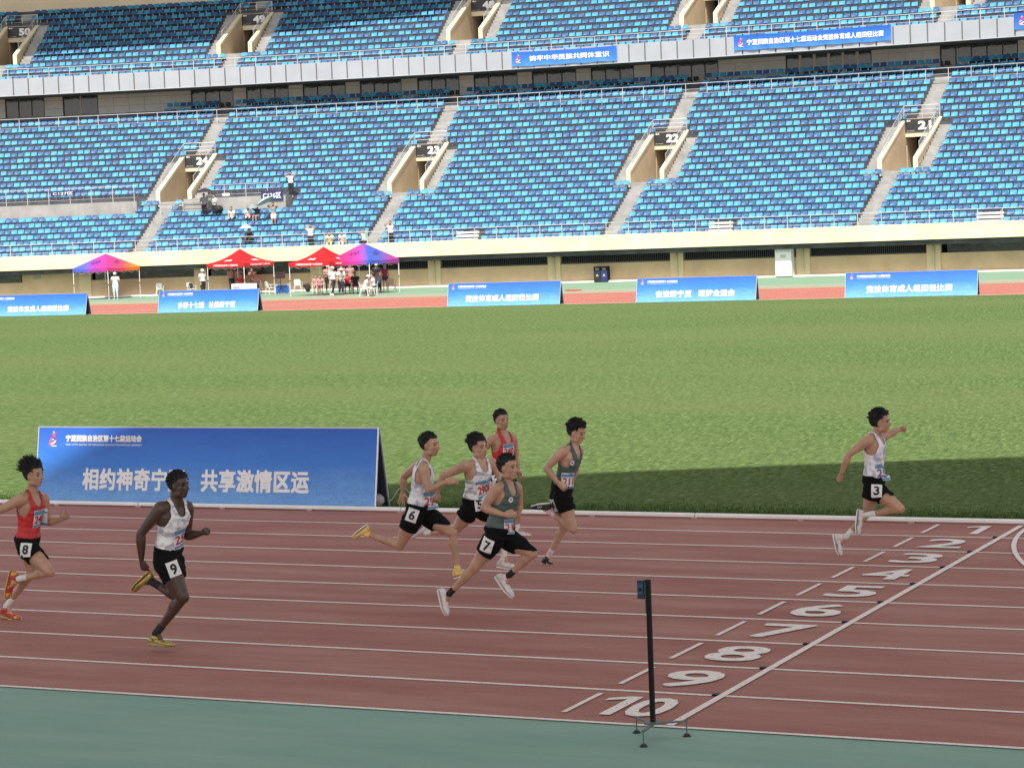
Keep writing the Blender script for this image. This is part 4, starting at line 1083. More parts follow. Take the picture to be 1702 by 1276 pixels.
    if hs != 'none':
        th_ = {'short': .010, 'curly': .014, 'wind': .018, 'thick': .022}[hs]
        ho = sub_shell(me, keeph, lambda co: th_*(.75+.5*np.clip((co-P_(hd))@P_(hup)*8, 0, 1))+.003*np.sin(co[:, 0]*190)*np.sin(co[:, 1]*170+co[:, 2]*120), 'hair', hm_, t, 2)
        if vox < .012:
            tf_ = MB(); nt_ = {'short': 150, 'curly': 500, 'wind': 480, 'thick': 460}[hs]
            for i in range(nt_):
                a_ = rh.uniform(0, 6.283); el_ = rh.uniform(.05, 1.5); x = math.cos(a_)*math.cos(el_); y = math.sin(a_)*math.cos(el_); z = math.sin(el_)
                if x > .55 and z < .55: continue
                c0 = H(-.012+x*(.098+th_*.6), y*(.078+th_*.6), .030+z*(.090+th_*.7)); out = (hf*x+hlz*y+hup*z)
                if hs == 'wind': dr = (out*.45+hf*-.9+hup*.35+V((rh.uniform(-.3, .3), rh.uniform(-.3, .3), rh.uniform(-.3, .3)))).normalized(); L2 = rh.uniform(.03, .085)*opt.get('hl', 1)
                elif hs == 'curly': dr = (out+V((rh.uniform(-.7, .7), rh.uniform(-.7, .7), rh.uniform(-.7, .7)))).normalized(); L2 = rh.uniform(.008, .018)
                elif hs == 'thick': dr = (out*.6-hf*.35+hup*.3+V((rh.uniform(-.4, .4), rh.uniform(-.4, .4), rh.uniform(-.4, .4)))).normalized(); L2 = rh.uniform(.02, .042)
                else: dr = (out+hup*.5-hf*.1+V((rh.uniform(-.3, .3), rh.uniform(-.3, .3), 0))).normalized(); L2 = rh.uniform(.010, .024)
                tf_.tube(c0-dr*.01, c0+dr*L2*.6, .008, .005, 4, False); tf_.tube(c0+dr*L2*.6, c0+dr*L2+hup*-.006, .005, .001, 4, False)
            tag(tf_.build('hair_tufts', hm_, t), kind='stuff')
    if opt.get('cap'):
        cm_ = opt['cap']; mb2 = MB()
        for j in range(5):
            pass
        vs = []; nu, nv = 14, 5
        for j in range(nv+1):
            ph = math.pi/2*j/nv
            for i in range(nu):
                a_ = 2*math.pi*i/nu; vs.append(H(-.012+.112*math.cos(a_)*math.cos(ph), .094*math.sin(a_)*math.cos(ph), .035+.098*math.sin(ph)))
        mb2.add(vs, [(j*nu+i, j*nu+(i+1) % nu, (j+1)*nu+(i+1) % nu, (j+1)*nu+i) for j in range(nv) for i in range(nu)])
        mb2.add([H(.085, -.07, .045), H(.085, .07, .045), H(.175, .045, .030), H(.175, -.045, .030), H(.085, -.07, .035), H(.085, .07, .035), H(.175, .045, .024), H(.175, -.045, .024)], [(0, 1, 2, 3), (4, 7, 6, 5), (0, 3, 7, 4), (1, 5, 6, 2), (2, 6, 7, 3)])
        mb2.build('cap', cm_, t, True)
    # ---- face details
    if vox < .012:
        for s_ in (-1, 1):
            MB().ball(H(.0775, .031*s_, -.001), (.009, .015, .0055), 8, 6, hm).build('eye', EYED, t, True)
            e_ = MB(); e_.tube(H(.089, .014*s_, .020), H(.086, .034*s_, .026), .0045, .0045, 5); e_.tube(H(.086, .034*s_, .026), H(.070, .050*s_, .021), .0035, .002, 5); e_.build('eyebrow', HAIR, t)
        MB().ball(H(.089, 0, -.0635), (.006, .021, .0035), 8, 5, hm).build('mouth', opt.get('lip', LIP), t, True)
    # ---- shoes and socks
    for S_ in 'RL':
        an, to = J['an'+S_], J['toe'+S_]; fd = (to-an).normalized(); he = J.get('he'+S_)
        if he is None: he = an-fd*.05-V((0, 0, .06))
        ax = (to-he); Lf = ax.length; ax /= Lf; upv = (an-(he+to)/2); upv = (upv-ax*upv.dot(ax)).normalized(); lt = ax.cross(upv)
        so = MB(); vs = []; sec2 = [(-.10, .020, .030, .010), (-.04, .034, .05, .02), (.12, .040, .060, .03), (.30, .040, .058, .03), (.5, .044, .046, .02), (.72, .048, .036, .014), (.92, .042, .028, .010), (1.05, .026, .020, .006), (1.10, .008, .010, .002)]
        bz = -.030
        for u, w_, h_, _x in sec2:
            c = he+ax*(u*Lf)+upv*bz
            for i in range(10):
                th = 2*math.pi*i/10; sx_ = math.cos(th); sy_ = math.sin(th)
                rise = .010 if u > .9 else 0
                vs.append(c+lt*w_*sx_+upv*((h_ if sy_ > 0 else .006)*sy_+ (h_*.35)+rise))
        fs = [(j*10+i, j*10+(i+1) % 10, (j+1)*10+(i+1) % 10, (j+1)*10+i) for j in range(len(sec2)-1) for i in range(10)]
        fs += [tuple(range(10))[::-1], tuple(range((len(sec2)-1)*10, len(sec2)*10))]
        so.add(vs, fs); so.tube(he+ax*Lf*.16+upv*.01, an-upv*.035+ax*.002, .040, .038, 10)
        shoe = so.build('shoe', opt.get('shoe', BLACK), t, True)
        if vox < .012:
            sl2 = MB(); vs = []
            for u, w_, h_, _x in sec2:
                c = he+ax*(u*Lf)+upv*(bz-.004)+upv*(.010 if u > .9 else 0)
                vs += [c+lt*w_*1.03, c-lt*w_*1.03, c-lt*w_*1.0-upv*.010, c+lt*w_*1.0-upv*.010]
            k = len(sec2); sl2.add(vs, [(4*j+i, 4*j+(i+1) % 4, 4*j+4+(i+1) % 4, 4*j+4+i) for j in range(k-1) for i in range(4)]+[(3, 2, 1, 0), (4*k-4, 4*k-3, 4*k-2, 4*k-1)])
            sl2.build('sole', opt.get('sole', WHITE), shoe)
            la = MB()
            for q_ in range(4):
                c = he+ax*Lf*(.38+.09*q_)+upv*(.030-.006*q_+bz+.022); la.tube(c-lt*.020, c+lt*.020, .003, n=4)
            la.build('laces', opt.get('lace', WHITE), shoe)
            if opt.get('mark'):
                mk = MB()
                for q_ in range(3):
                    for sd2 in (-1, 1):
                        c = he+ax*Lf*(.42+.10*q_)+lt*(.0475*sd2)+upv*(bz+.012); mk.tube(c, c+upv*.022-ax*.012, .0035, n=4)
                mk.build('stripes', opt['mark'], shoe)
            kn = J['kn'+S_]; sd3 = (kn-an).normalized(); sk2 = MB(); hgt = opt.get('sockh', .10)
            seg_soup(sk2, an-sd3*.02, an+sd3*hgt, [(0, .036*b), (.5, .034*b), (.99, .036*b)], 12); sk2.build('sock', opt.get('sock', WHITE), t, True)
    return t, body, shirt, shorts

def decal(target, centre_px, w_, h_, tilt, cmat, parent, text=None, tcol=None, band=None, name='bib', dy=0.0, tfrac=(.10, .90, .18, .72), nrm=None):
    """small printed patch laid on a garment"""
    dg = bpy.context.evaluated_depsgraph_get(); ev = target.evaluated_get(dg); me = ev.to_mesh()
    base = parent.location
    bv = BVHTree.FromPolygons([v.co+base for v in me.vertices], [tuple(p.vertices) for p in me.polygons]); ev.to_mesh_clear()
    d = ray(*centre_px).normalized(); hit_, no_, _, dist = bv.ray_cast(CAM_POS, d)
    if hit_ is None:
        r_ = bv.find_nearest(CAM_POS+d*((target.matrix_world.translation-CAM_POS).dot(d)));
        print('decal missed', parent['label'], centre_px); return None
    n2 = -d if nrm is None else V(nrm).normalized()
    if no_.dot(d) > 0: no_ = -no_
    n2 = (n2*.45+no_*.55).normalized()
    upv = (V((0, 0, 1))-n2*n2.z).normalized(); rt = upv.cross(n2)
    ca, sa = math.cos(tilt), math.sin(tilt); R_ = rt*ca+upv*sa; U_ = -rt*sa+upv*ca
    def proj_(x, y, e):
        o = hit_+R_*x+U_*y+n2*.12; h2, _n, _i, _d = bv.ray_cast(o, -n2, .26)
        p = h2 if h2 is not None else hit_+R_*x+U_*y-n2*.01
        return p+n2*e-base
    def patch(x0, x1, y0, y1, e, m_, nm_, par):
        nx, ny = 7, 7; vs = [proj_(x0+(x1-x0)*i/nx, y0+(y1-y0)*j/ny, e) for i in range(nx+1) for j in range(ny+1)]
        o = MB().add(vs, [(i*(ny+1)+j, (i+1)*(ny+1)+j, (i+1)*(ny+1)+j+1, i*(ny+1)+j+1) for i in range(nx) for j in range(ny)]).build(nm_, m_, par); return o
    root = patch(-w_/2, w_/2, -h_/2, h_/2, .004, cmat, name, parent)
    if band is not None:
        patch(-w_/2+.004, w_/2-.004, h_*.24, h_*.48, .0055, band, 'band', root); patch(-w_/2+.004, w_/2-.004, -h_*.48, -h_*.34, .0055, band, 'band', root)
    if text:
        x0, x1, y0, y1 = tfrac; tb = text_box(text, -w_/2+w_*x0, -w_/2+w_*x1, -h_/2+h_*y0, -h_/2+h_*y1, lambda x, y: V((x, y, 0)), bold=.018)
        tb.v = [tuple(proj_(v[0], v[1], .0085)) for v in tb.v]; tb.build('number', tcol, root)
    return root

MARB = mat('singlet_marbled', (0.80, 0.79, 0.80), 0.6, col2=(0.34, 0.34, 0.37), vscale=11, det=7, stretch=(1, 1, 2.0)); 
MARB.node_tree.nodes['Color Ramp'].color_ramp.elements[0].position = .46; MARB.node_tree.nodes['Color Ramp'].color_ramp.elements[1].position = .60
MARB2 = mat('singlet_lilac', (0.78, 0.77, 0.79), 0.6, col2=(0.36, 0.38, 0.52), vscale=10, det=7)
MARB2.node_tree.nodes['Color Ramp'].color_ramp.elements[0].position = .47; MARB2.node_tree.nodes['Color Ramp'].color_ramp.elements[1].position = .62
REDV = mat('singlet_red', (0.50, 0.018, 0.022), 0.55, var=.15, vscale=14)
GREYV = mat('singlet_grey_green', (0.060, 0.100, 0.090), 0.6, var=.12, vscale=14)
SHORTB = mat('shorts_black', (0.0045, 0.0045, 0.0055), 0.85, spec=.15, bump=.2, bscale=25)
BIBW = mat('bib_white', (0.70, 0.70, 0.70), 0.6); BIBB = mat('bib_blue', (0.09, 0.235, 0.38), 0.6); NRED = mat('number_red', (0.45, 0.03, 0.05), 0.6); NBLK = mat('number_black', (0.01, 0.01, 0.01), 0.6)
SOCKW = mat('sock_white', (0.68, 0.68, 0.64), 0.8); SOCKB = mat('sock_black', (0.012, 0.012, 0.014), 0.8); SOCKP = mat('sock_pink', (0.60, 0.22, 0.32), 0.8, col2=(0.75, 0.70, 0.70), vscale=30)
GOLD = mat('shoe_gold', (0.45, 0.33, 0.10), 0.35, metal=.55, var=.3, vscale=20); SHW = mat('shoe_white', (0.66, 0.60, 0.57), 0.5, var=.1, vscale=20)
SHY = mat('shoe_yellow', (0.75, 0.52, 0.14), 0.5, var=.1, vscale=20); SHR = mat('shoe_red', (0.42, 0.035, 0.03), 0.45, col2=(0.75, 0.42, 0.08), vscale=14); SHK = mat('shoe_black', (0.014, 0.014, 0.016), 0.45)
for m_ in (SHR,): m_.node_tree.nodes['Color Ramp'].color_ramp.elements[0].position = .52; m_.node_tree.nodes['Color Ramp'].color_ramp.elements[1].position = .56
DYS = {'sh': .17, 'el': .23, 'wr': .20, 'ha': .18, 'hip': .095, 'kn': .10, 'an': .09, 'toe': .09, 'he': .09}
def runner(Y, j, label, opt, over={}, fwd=(1, -.10, 0), hfwd=None, up=(0, 0, 1)):
    J = {}
    for k, (x, y) in j.items():
        dy = 0.0
        if k[-1] in 'RL' and k[:-1] in DYS: dy = DYS[k[:-1]]*(-1 if k[-1] == 'R' else 1)
        dy = over.get(k, dy)
        J[k] = at_y(x, y, Y+dy)
    for S_ in 'RL':
        if 'he'+S_ in J:
            # hold the foot at a true length
            d = J['toe'+S_]-J['he'+S_]
            if d.length > .27: J['toe'+S_] = J['he'+S_]+d.normalized()*.255
    J['fwd'] = V(fwd).normalized(); J['hfwd'] = V(hfwd if hfwd else fwd).normalized(); J['up'] = V(up).normalized()
    low_ = min(J[k].z for k in ('toeR', 'toeL', 'heR', 'heL') if k in J)
    out = person(J, label, opt)
    if DEBUG:
        L_ = lambda a, b_: round((J[a]-J[b_]).length, 2)
        print('RUN', label[:30], 'spine', L_('pel', 'neck'), 'nh', L_('neck', 'head'), 'sh', L_('shR', 'shL'), 'uaR', L_('shR', 'elR'), 'uaL', L_('shL', 'elL'), 'faR', L_('elR', 'wrR'), 'faL', L_('elL', 'wrL'), 'thR', L_('hipR', 'knR'), 'thL', L_('hipL', 'knL'), 'shR', L_('knR', 'anR'), 'shL', L_('knL', 'anL'), 'ftR', L_('heR', 'toeR'), 'ftL', L_('heL', 'toeL'), 'low', round(low_, 2))
    return out
DEBUG = False

# ------------------------------------------------------------------ the sprinters
GRP = 'sprinters in the race'
def tagnum(shorts, t, px, num, tilt, nrm=None, w_=.125, h_=.150):
    if shorts: decal(shorts, px, w_, h_, tilt, BIBW, t, num, NBLK, None, 'hip_number', tfrac=(.24, .76, .16, .84) if len(num) == 1 else (.1, .9, .2, .8), nrm=nrm)
def bib(shirt, t, px, num, tilt, nrm=None, w_=.20, h_=.19, col=None):
    if shirt: decal(shirt, px, w_, h_, tilt, BIBW, t, num, col or NRED, BIBB, 'bib', tfrac=(.08, .92, .22, .70), nrm=nrm)
NRM = V((.55, -.85, .1))
def ring_emblem(shirt, t, px):
    decal(shirt, px, .062, .062, 0, GREYV, t, 'O', WHITE, None, 'emblem', tfrac=(.04, .96, .04, .96)); decal(shirt, px, .030, .030, 0, GREYV, t, 'C', WHITE, None, 'emblem', tfrac=(.1, .9, .1, .9))
R_ = []
# lane 8, red singlet
t, body, shirt, shorts = runner(3.05, dict(pel=(45, 900), neck=(53, 822), head=(56.5, 789), shR=(36, 829), shL=(72, 828), elR=(-8, 852), wrR=(-38, 872), haR=(-46, 880), elL=(80, 868), wrL=(101, 863), haL=(113, 855),
    hipR=(44, 909), knR=(83, 950), anR=(33, 961), toeR=(15, 992), heR=(23, 953), hipL=(49, 909), knL=(53, 951), anL=(12, 1005), toeL=(33, 1026), heL=(3, 1016)),
    'runner in red singlet with hip number 8 and spiky blown hair at left edge', dict(top='singlet', topm=REDV, bottom='shorts', botm=SHORTB, hair='wind', hl=1.35, skin=SKA, handL='open', handR='open', shoe=SHR, sole=mat('sole_gold', (.6, .4, .1), .5), lace=mat('lace_yellow', (.75, .6, .1), .5), sock=SOCKW, sockh=.11, group=GRP, cat='runner', build=1.0), over=dict(elR=-.32, wrR=-.30, haR=-.30))
tagnum(shorts, t, (42, 913), '8', -.10); bib(shirt, t, (66, 861), '240', -.02)
# lane 9, dark skin, white singlet
t, body, shirt, shorts = runner(1.95, dict(pel=(279, 917), neck=(291, 838), head=(297, 806), shR=(268, 844), shL=(310, 843), elR=(234, 886), wrR=(235, 930), haR=(239, 945), elL=(311, 890), wrL=(336, 885.5), haL=(347, 881),
    hipR=(275, 930), knR=(304, 992), anR=(261, 1050), toeR=(293, 1070), heR=(251, 1064), hipL=(284, 930), knL=(297, 993), anL=(254, 967), toeL=(224, 982), heL=(251, 955)),
    'muscular dark-skinned runner in white singlet and gold spikes, hip number 9', dict(top='singlet', topm=MARB, bottom='shorts', botm=SHORTB, hair='curly', skin=SKB, lip=LIPD, handL='fist', handR='relaxed', shoe=GOLD, sole=GOLD, lace=GOLD, sock=SOCKB, sockh=.10, group=GRP, cat='runner', build=1.17, shl=.52))
tagnum(shorts, t, (289, 945), '9', .28); bib(shirt, t, (299, 894), '25', .02, col=NRED, w_=.19)
# lane 6
t, body, shirt, shorts = runner(5.49, dict(pel=(697, 846), neck=(705, 769), head=(714, 739), shR=(704, 778), shL=(694, 775), elR=(712, 814), wrR=(741, 801), haR=(752, 800), elL=(671, 792), wrL=(669.5, 817), haL=(668, 830),
    hipR=(689, 856), knR=(664, 906), anR=(612, 888), toeR=(590, 894), heR=(611, 878), hipL=(707, 855), knL=(752, 886), anL=(760, 943), toeL=(769, 950), heL=(755, 955)),
    'runner in pale marbled singlet, hip number 6, with yellow spikes', dict(top='singlet', topm=MARB2, bottom='shorts', botm=SHORTB, hair='short', skin=SKA, handL='open', handR='relaxed', shoe=SHY, sole=WHITE, lace=SHY, sock=SHY, sockh=.01, group=GRP, cat='runner', shl=.46), fwd=(1, .05, 0), hfwd=(1, -.05, -.15), over=dict(shR=-.18, shL=.16, elL=.28, wrL=.30, haL=.30))
tagnum(shorts, t, (685, 856), '6', -.38); bib(shirt, t, (714, 832), '29', .0)
# lane 5
t, body, shirt, shorts = runner(6.71, dict(pel=(789, 836), neck=(797, 768), head=(795, 743), shR=(776, 773), shL=(816, 768), elR=(735, 791), wrR=(728, 817), haR=(725, 829), elL=(831, 792), wrL=(838, 808), haL=(841, 815),
    hipR=(783, 845), knR=(757, 881), anR=(710, 885), toeR=(686, 894), heR=(707, 876), hipL=(797, 845), knL=(846, 868), anL=(838, 921), toeL=(855, 940), heL=(829, 936)),
    'runner in white marbled singlet with bib 2905 and flying dark hair', dict(top='singlet', topm=MARB, bottom='shorts', botm=SHORTB, hair='wind', hl=.8, skin=SKC, handL='relaxed', handR='relaxed', shoe=SHW, sole=WHITE, sock=SOCKW, sockh=.05, group=GRP, cat='runner'), fwd=(1, -.35, 0), hfwd=(1, -.30, -.05))
tagnum(shorts, t, (797, 838), '5', .05); bib(shirt, t, (805, 811), '2905', .18, w_=.24, h_=.21)
# lane 2, red, behind
t, body, shirt, shorts = runner(10.2, dict(pel=(834, 789), neck=(837, 722), head=(833.5, 698), shR=(817, 730), shL=(852, 728), elR=(803, 748), wrR=(802, 772), haR=(803, 783), elL=(858, 758), wrL=(861, 782), haL=(864, 793),
    hipR=(828, 797), knR=(842, 850), anR=(806, 840), toeR=(800, 862), heR=(797, 838), hipL=(842, 797), knL=(860, 838), anL=(860, 878), toeL=(882, 889), heL=(854, 885)),
    'rearmost runner in red singlet with bib 240 and flat-topped hair', dict(top='singlet', topm=REDV, bottom='shorts', botm=SHORTB, hair='short', skin=SKA, handL='relaxed', handR='fist', shoe=SHW, sole=WHITE, sock=SOCKW, sockh=.05, group=GRP, cat='runner'), fwd=(1, -.65, 0), hfwd=(1, -.55, 0))
bib(shirt, t, (846, 749), '240', .04, w_=.19); tagnum(shorts, t, (826, 797), '2', .1)
# lane 7, grey singlet
t, body, shirt, shorts = runner(4.30, dict(pel=(830, 884), neck=(842.5, 804), head=(844, 776.5), shR=(825, 812), shL=(858, 810), elR=(804, 844), wrR=(837, 855), haR=(849, 855), elL=(864, 840), wrL=(858, 858), haL=(850, 862),
    hipR=(822, 894), knR=(788, 944), anR=(748, 985), toeR=(745, 1019), heR=(735, 981), hipL=(842, 894), knL=(885, 920), anL=(847, 955), toeL=(853, 988), heL=(830, 957)),
    'runner in grey singlet, hip number 7, leaning forward in white spikes', dict(top='singlet', topm=GREYV, bottom='shorts', botm=SHORTB, hair='short', skin=SKA, handL='fist', handR='relaxed', shoe=SHW, sole=WHITE, sock=SOCKB, sockh=.06, group=GRP, cat='runner', shl=.5), fwd=(1, -.30, 0), hfwd=(1, -.18, 0))
tagnum(shorts, t, (809, 907), '7', -.38); bib(shirt, t, (846, 875), '21', -.05, w_=.13, h_=.15); ring_emblem(shirt, t, (848.5, 830))
# lane 4, grey singlet
t, body, shirt, shorts = runner(7.90, dict(pel=(933, 814), neck=(953, 743), head=(958.5, 718), shR=(936, 749), shL=(962, 748), elR=(908, 778), wrR=(927, 801), haR=(936, 810), elL=(957, 780), wrL=(950, 800), haL=(944, 806),
    hipR=(934, 822), knR=(952, 878), anR=(914, 851), toeR=(886, 844), heR=(913, 841), hipL=(929, 822), knL=(937, 877), anL=(913, 921), toeL=(925, 941), heL=(903, 932)),
    'runner in grey singlet, hip number 4, head bowed in black shoes', dict(top='singlet', topm=GREYV, bottom='shorts', botm=SHORTB, hair='thick', skin=SKC, handL='relaxed', handR='relaxed', shoe=SHK, sole=WHITE, lace=WHITE, mark=WHITE, sock=SOCKP, sockh=.07, group=GRP, cat='runner', shl=.5), fwd=(1, -.25, -.1), hfwd=(1, -.12, -.45), up=(.30, -.05, 1))
tagnum(shorts, t, (919, 840), '4', .15); bib(shirt, t, (945, 799), '211', -.08, w_=.17); ring_emblem(shirt, t, (951, 769))
# lane 3, leader
t, body, shirt, shorts = runner(9.2, dict(pel=(1452, 800), neck=(1454, 722), head=(1463.5, 701), shR=(1444, 731), shL=(1461, 730), elR=(1411, 755), wrR=(1398.5, 787), haR=(1394, 798), elL=(1478, 722), wrL=(1493.5, 714), haL=(1500, 712.5),
    hipR=(1450, 810), knR=(1496, 845), anR=(1442, 855), toeR=(1428, 886), heR=(1431, 850), hipL=(1452, 810), knL=(1441, 853), anL=(1408, 890), toeL=(1399, 922), heL=(1391, 890)),
    'leading runner in white singlet, hip number 3, arm stretched forward', dict(top='singlet', topm=MARB2, bottom='shorts', botm=SHORTB, hair='thick', skin=SKA, handL='fist', handR='fist', shoe=SHW, sole=WHITE, lace=SHK, mark=SHK, sock=SOCKW, sockh=.10, group=GRP, cat='runner', shl=.44), fwd=(1, -.05, 0), hfwd=(1, .1, -.05), over=dict(elL=.30, wrL=.45, haL=.50))
tagnum(shorts, t, (1457, 815), '3', -.05); bib(shirt, t, (1466, 785), '25', .0, col=mat('number_purple', (.16, .08, .25), .6))

# ------------------------------------------------------------------ timing post by the finish line
hub = V((0.03, -.42, 0))
t = thing('timing_post', hub, 'black photo-finish timing post on three adjustable feet at the finish line', 'timing post')
topz = at_y(1077, 963, hub.y).z
MB().box(-.017, .017, -.017, .017, .125, topz).build('post', BLACK, t)
MB().box(-.028, -.0175, -.012, .012, topz-.26, topz-.02).build('clamp', DARKRAIL, t)
sx = MB().box(-.082, -.029, -.030, .035, topz-.150, topz-.002).build('sensor_housing', mat('sensor_blue_black', (0.010, 0.022, 0.045), 0.35), t)
MB().box(-.077, -.034, -.0335, -.0305, topz-.115, topz-.03).build('sensor_face', mat('sensor_face', (0.03, 0.07, 0.14), 0.25), sx)
MB().tube((-.0555, -.034, topz-.075), (-.0555, -.038, topz-.075), .014, n=12).build('lens', BLACK, sx)
MB().tube((0, 0, .118), (0, 0, .134), .075, n=16).build('hub_plate', DARKRAIL, t)
FT = mat('rubber_black', (0.016, 0.018, 0.018), 0.7)
for fx, fy in ((-.21, .15), (.24, .14), (.04, -.31)):
    d = V((fx, fy, 0)).normalized(); e = V((-d.y, d.x, 0))
    arm = MB(); a0 = d*.04; a1 = V((fx, fy, 0)); vs = [a0+e*.022, a0-e*.022, a1-e*.012, a1+e*.012]
    arm.add([v+V((0, 0, .115)) for v in vs]+[v+V((0, 0, .127)) for v in vs], [(3, 2, 1, 0), (4, 5, 6, 7), (0, 1, 5, 4), (1, 2, 6, 5), (2, 3, 7, 6), (3, 0, 4, 7)])
    ar = arm.build('arm', DARKRAIL, t)
    MB().tube(a1*.96+V((0, 0, .015)), a1*.96+V((0, 0, .135)), .006, n=6).build('screw', DARKRAIL, ar)
    MB().tube(a1*.96+V((0, 0, .0)), a1*.96+V((0, 0, .022)), .036, .018, n=14).build('foot_pad', FT, ar)

# ------------------------------------------------------------------ gazebos
def tent_mat(name, stops, ang, off=0.0):
    m, n, L, b = nodes_of(name); b.inputs['Roughness'].default_value = .5
    b.inputs['Transmission Weight'].default_value = 0.0
    tc = n.new('ShaderNodeTexCoord'); mp = n.new('ShaderNodeMapping'); mp.inputs['Rotation'].default_value = (0, 0, ang); L.new(tc.outputs['Object'], mp.inputs[0])
    sx_ = n.new('ShaderNodeSeparateXYZ'); L.new(mp.outputs[0], sx_.inputs[0]); mr = n.new('ShaderNodeMapRange'); mr.inputs[1].default_value = -2.1; mr.inputs[2].default_value = 2.1
    no = noise_n(n, L, tc.outputs['Object'], 1.2, 3); ad = n.new('ShaderNodeMath'); ad.operation = 'MULTIPLY_ADD'; L.new(no, ad.inputs[0]); ad.inputs[1].default_value = .6; L.new(sx_.outputs[0], ad.inputs[2])
    L.new(ad.outputs[0], mr.inputs[0]); L.new(ramp_n(n, L, mr.outputs[0], stops), b.inputs['Base Color'])
    # thin cloth lets some light through
    tr = n.new('ShaderNodeBsdfTranslucent'); L.new(ramp_n(n, L, mr.outputs[0], stops), tr.inputs[0]); mx = n.new('ShaderNodeMixShader'); mx.inputs[0].default_value = .3
    out = [x for x in n if x.type == 'OUTPUT_MATERIAL'][0]; L.new(b.outputs[0], mx.inputs[1]); L.new(tr.outputs[0], mx.inputs[2]); L.new(mx.outputs[0], out.inputs[0]); return m
RED = (0.60, 0.012, 0.020)
TM = {'grad1': tent_mat('tent_gradient', [(0.0, (0.05, 0.14, 0.62)), (.28, (0.12, 0.13, 0.60)), (.45, (0.42, 0.05, 0.42)), (.68, (0.60, 0.05, 0.28)), (.85, (0.70, 0.08, 0.12)), (1.0, (0.80, 0.22, 0.03))], 0),
      'grad2': tent_mat('tent_gradient_two', [(0.0, (0.62, 0.015, 0.03)), (.30, (0.62, 0.03, 0.20)), (.52, (0.50, 0.06, 0.40)), (.66, (0.06, 0.14, 0.62)), (.80, (0.10, 0.13, 0.55)), (1.0, (0.45, 0.05, 0.32))], 0),
      'red': tent_mat('tent_red', [(0.0, RED), (1.0, (0.66, 0.020, 0.03))], 0)}
def gazebo(px, py, cm, label, text=None, eave=1.93, peak=2.92, R2=2.12, curve=.0):
    c = ground(px, py); t = thing('gazebo', c, label, 'gazebo', 'pop-up gazebos by the far straight', -YAW*0+YAW)
    # local x axis = along the camera's right direction
    az = [rad(180+12), rad(282), rad(12), rad(102)]
    cor = [V((R2*math.cos(a), R2*math.sin(a), 0)) for a in az]
    for q in cor:
        MB().tube(q+V((0, 0, .95)), q+V((0, 0, eave)), .024, n=6).build('leg', WPLAST, t)
        lg = MB().tube(q, q+V((0, 0, 1.0)), .017, n=6).build('lower_leg', WPLAST, t)
        MB().box(q.x-.05, q.x+.05, q.y-.05, q.y+.05, 0, .012).build('foot_plate', WPLAST, lg)
        MB().box(q.x-.032, q.x+.032, q.y-.032, q.y+.032, .92, .98).build('clamp', BLACK, lg)
    m_ = TM[cm]; pk = V((0, 0, peak))
    for i in range(4):
        A, B = cor[i], cor[(i+1) % 4]; k = 8; vs = []; fs = []
        ez = V((0, 0, eave+.10))
        for a in range(k+1):
            u = a/k
            for b_ in range(k+1):
                w_ = b_/k; e = A.lerp(B, w_)*1.02+ez; p = pk.lerp(e, u)
                sag = -.16*curve*math.sin(math.pi*u)-.05*math.sin(math.pi*w_)*u
                vs.append(p+V((0, 0, sag)))
        fs = [(a*(k+1)+b_, a*(k+1)+b_+1, (a+1)*(k+1)+b_+1, (a+1)*(k+1)+b_) for a in range(k) for b_ in range(k)]
        pn = MB().add(vs, fs).build('canopy_panel', m_, t, True)
        vs = []
        for b_ in range(k+1):
            w_ = b_/k; e = A.lerp(B, w_)*1.02+V((0, 0, eave+.10-.05*math.sin(math.pi*w_)))
            d_ = .20+.035*abs(math.sin(w_*math.pi*4)); vs += [e, e*1.005+V((0, 0, -d_-.02))]
        MB().add(vs, [(2*j, 2*j+1, 2*j+3, 2*j+2) for j in range(k)]).build('valance', m_, pn, True)
        if i in (0, 1):
            nn_ = (B-A).normalized(); on = V((nn_.y, -nn_.x, 0)); L_ = (B-A).length
            if text: 
                g = lambda x, y: A*1.0+nn_*x+on*.07+V((0, 0, y))
                text_box(text, .18*L_, .86*L_, eave-.085, eave+.035, g, bold=.02).build('valance_text', WHITE, pn)
                s_ = (pk-(A+B)*.5-ez); 
                g2 = lambda x, y: A.lerp(B, x/L_).lerp(V((0, 0, 0)), y)*1.02+V((0, 0, (eave+.10)*(1-y)+peak*y))+on*.06+V((0, 0, .05-.16*curve*math.sin(math.pi*y)))
                text_box('体育', .38*L_, .62*L_, .17, .36, g2, bold=.02).build('roof_text', WHITE, pn)
            else:
                g2 = lambda x, y: A.lerp(B, x/L_).lerp(V((0, 0, 0)), y)*1.02+V((0, 0, (eave+.10)*(1-y)+peak*y))+on*.05+V((0, 0, .04))
                a1, b1 = emblem(g2, .40*L_, .25, .30) if False else (None, None)
                rib_ = MB()
                for q_ in range(14):
                    x = .32*L_+.026*L_*q_; y = .34+.07*math.sin(q_*1.3)+.01*q_; rib_.quad(g2(x, y), g2(x+.05*L_, y-.02), g2(x+.055*L_, y+.02), g2(x+.01*L_, y+.05))
                rib_.build('roof_mark', mat('ink_violet', (0.10, 0.03, 0.22), .6), pn)
        # scissor truss under the eave
        tr = MB()
        for j in range(4):
            a_ = A.lerp(B, j/4); b_ = A.lerp(B, (j+1)/4); tr.tube(a_+V((0, 0, eave)), b_+V((0, 0, eave-.28)), .010, n=4); tr.tube(a_+V((0, 0, eave-.28)), b_+V((0, 0, eave)), .010, n=4)
        tr.build('truss', ALU, t)
    MB().tube((0, 0, peak-.7), (0, 0, peak-.02), .018, n=6).build('centre_pole', ALU, t)
    return t
gazebo(179, 496.2, 'grad1', 'blue to pink to orange gradient gazebo, leftmost of the four')
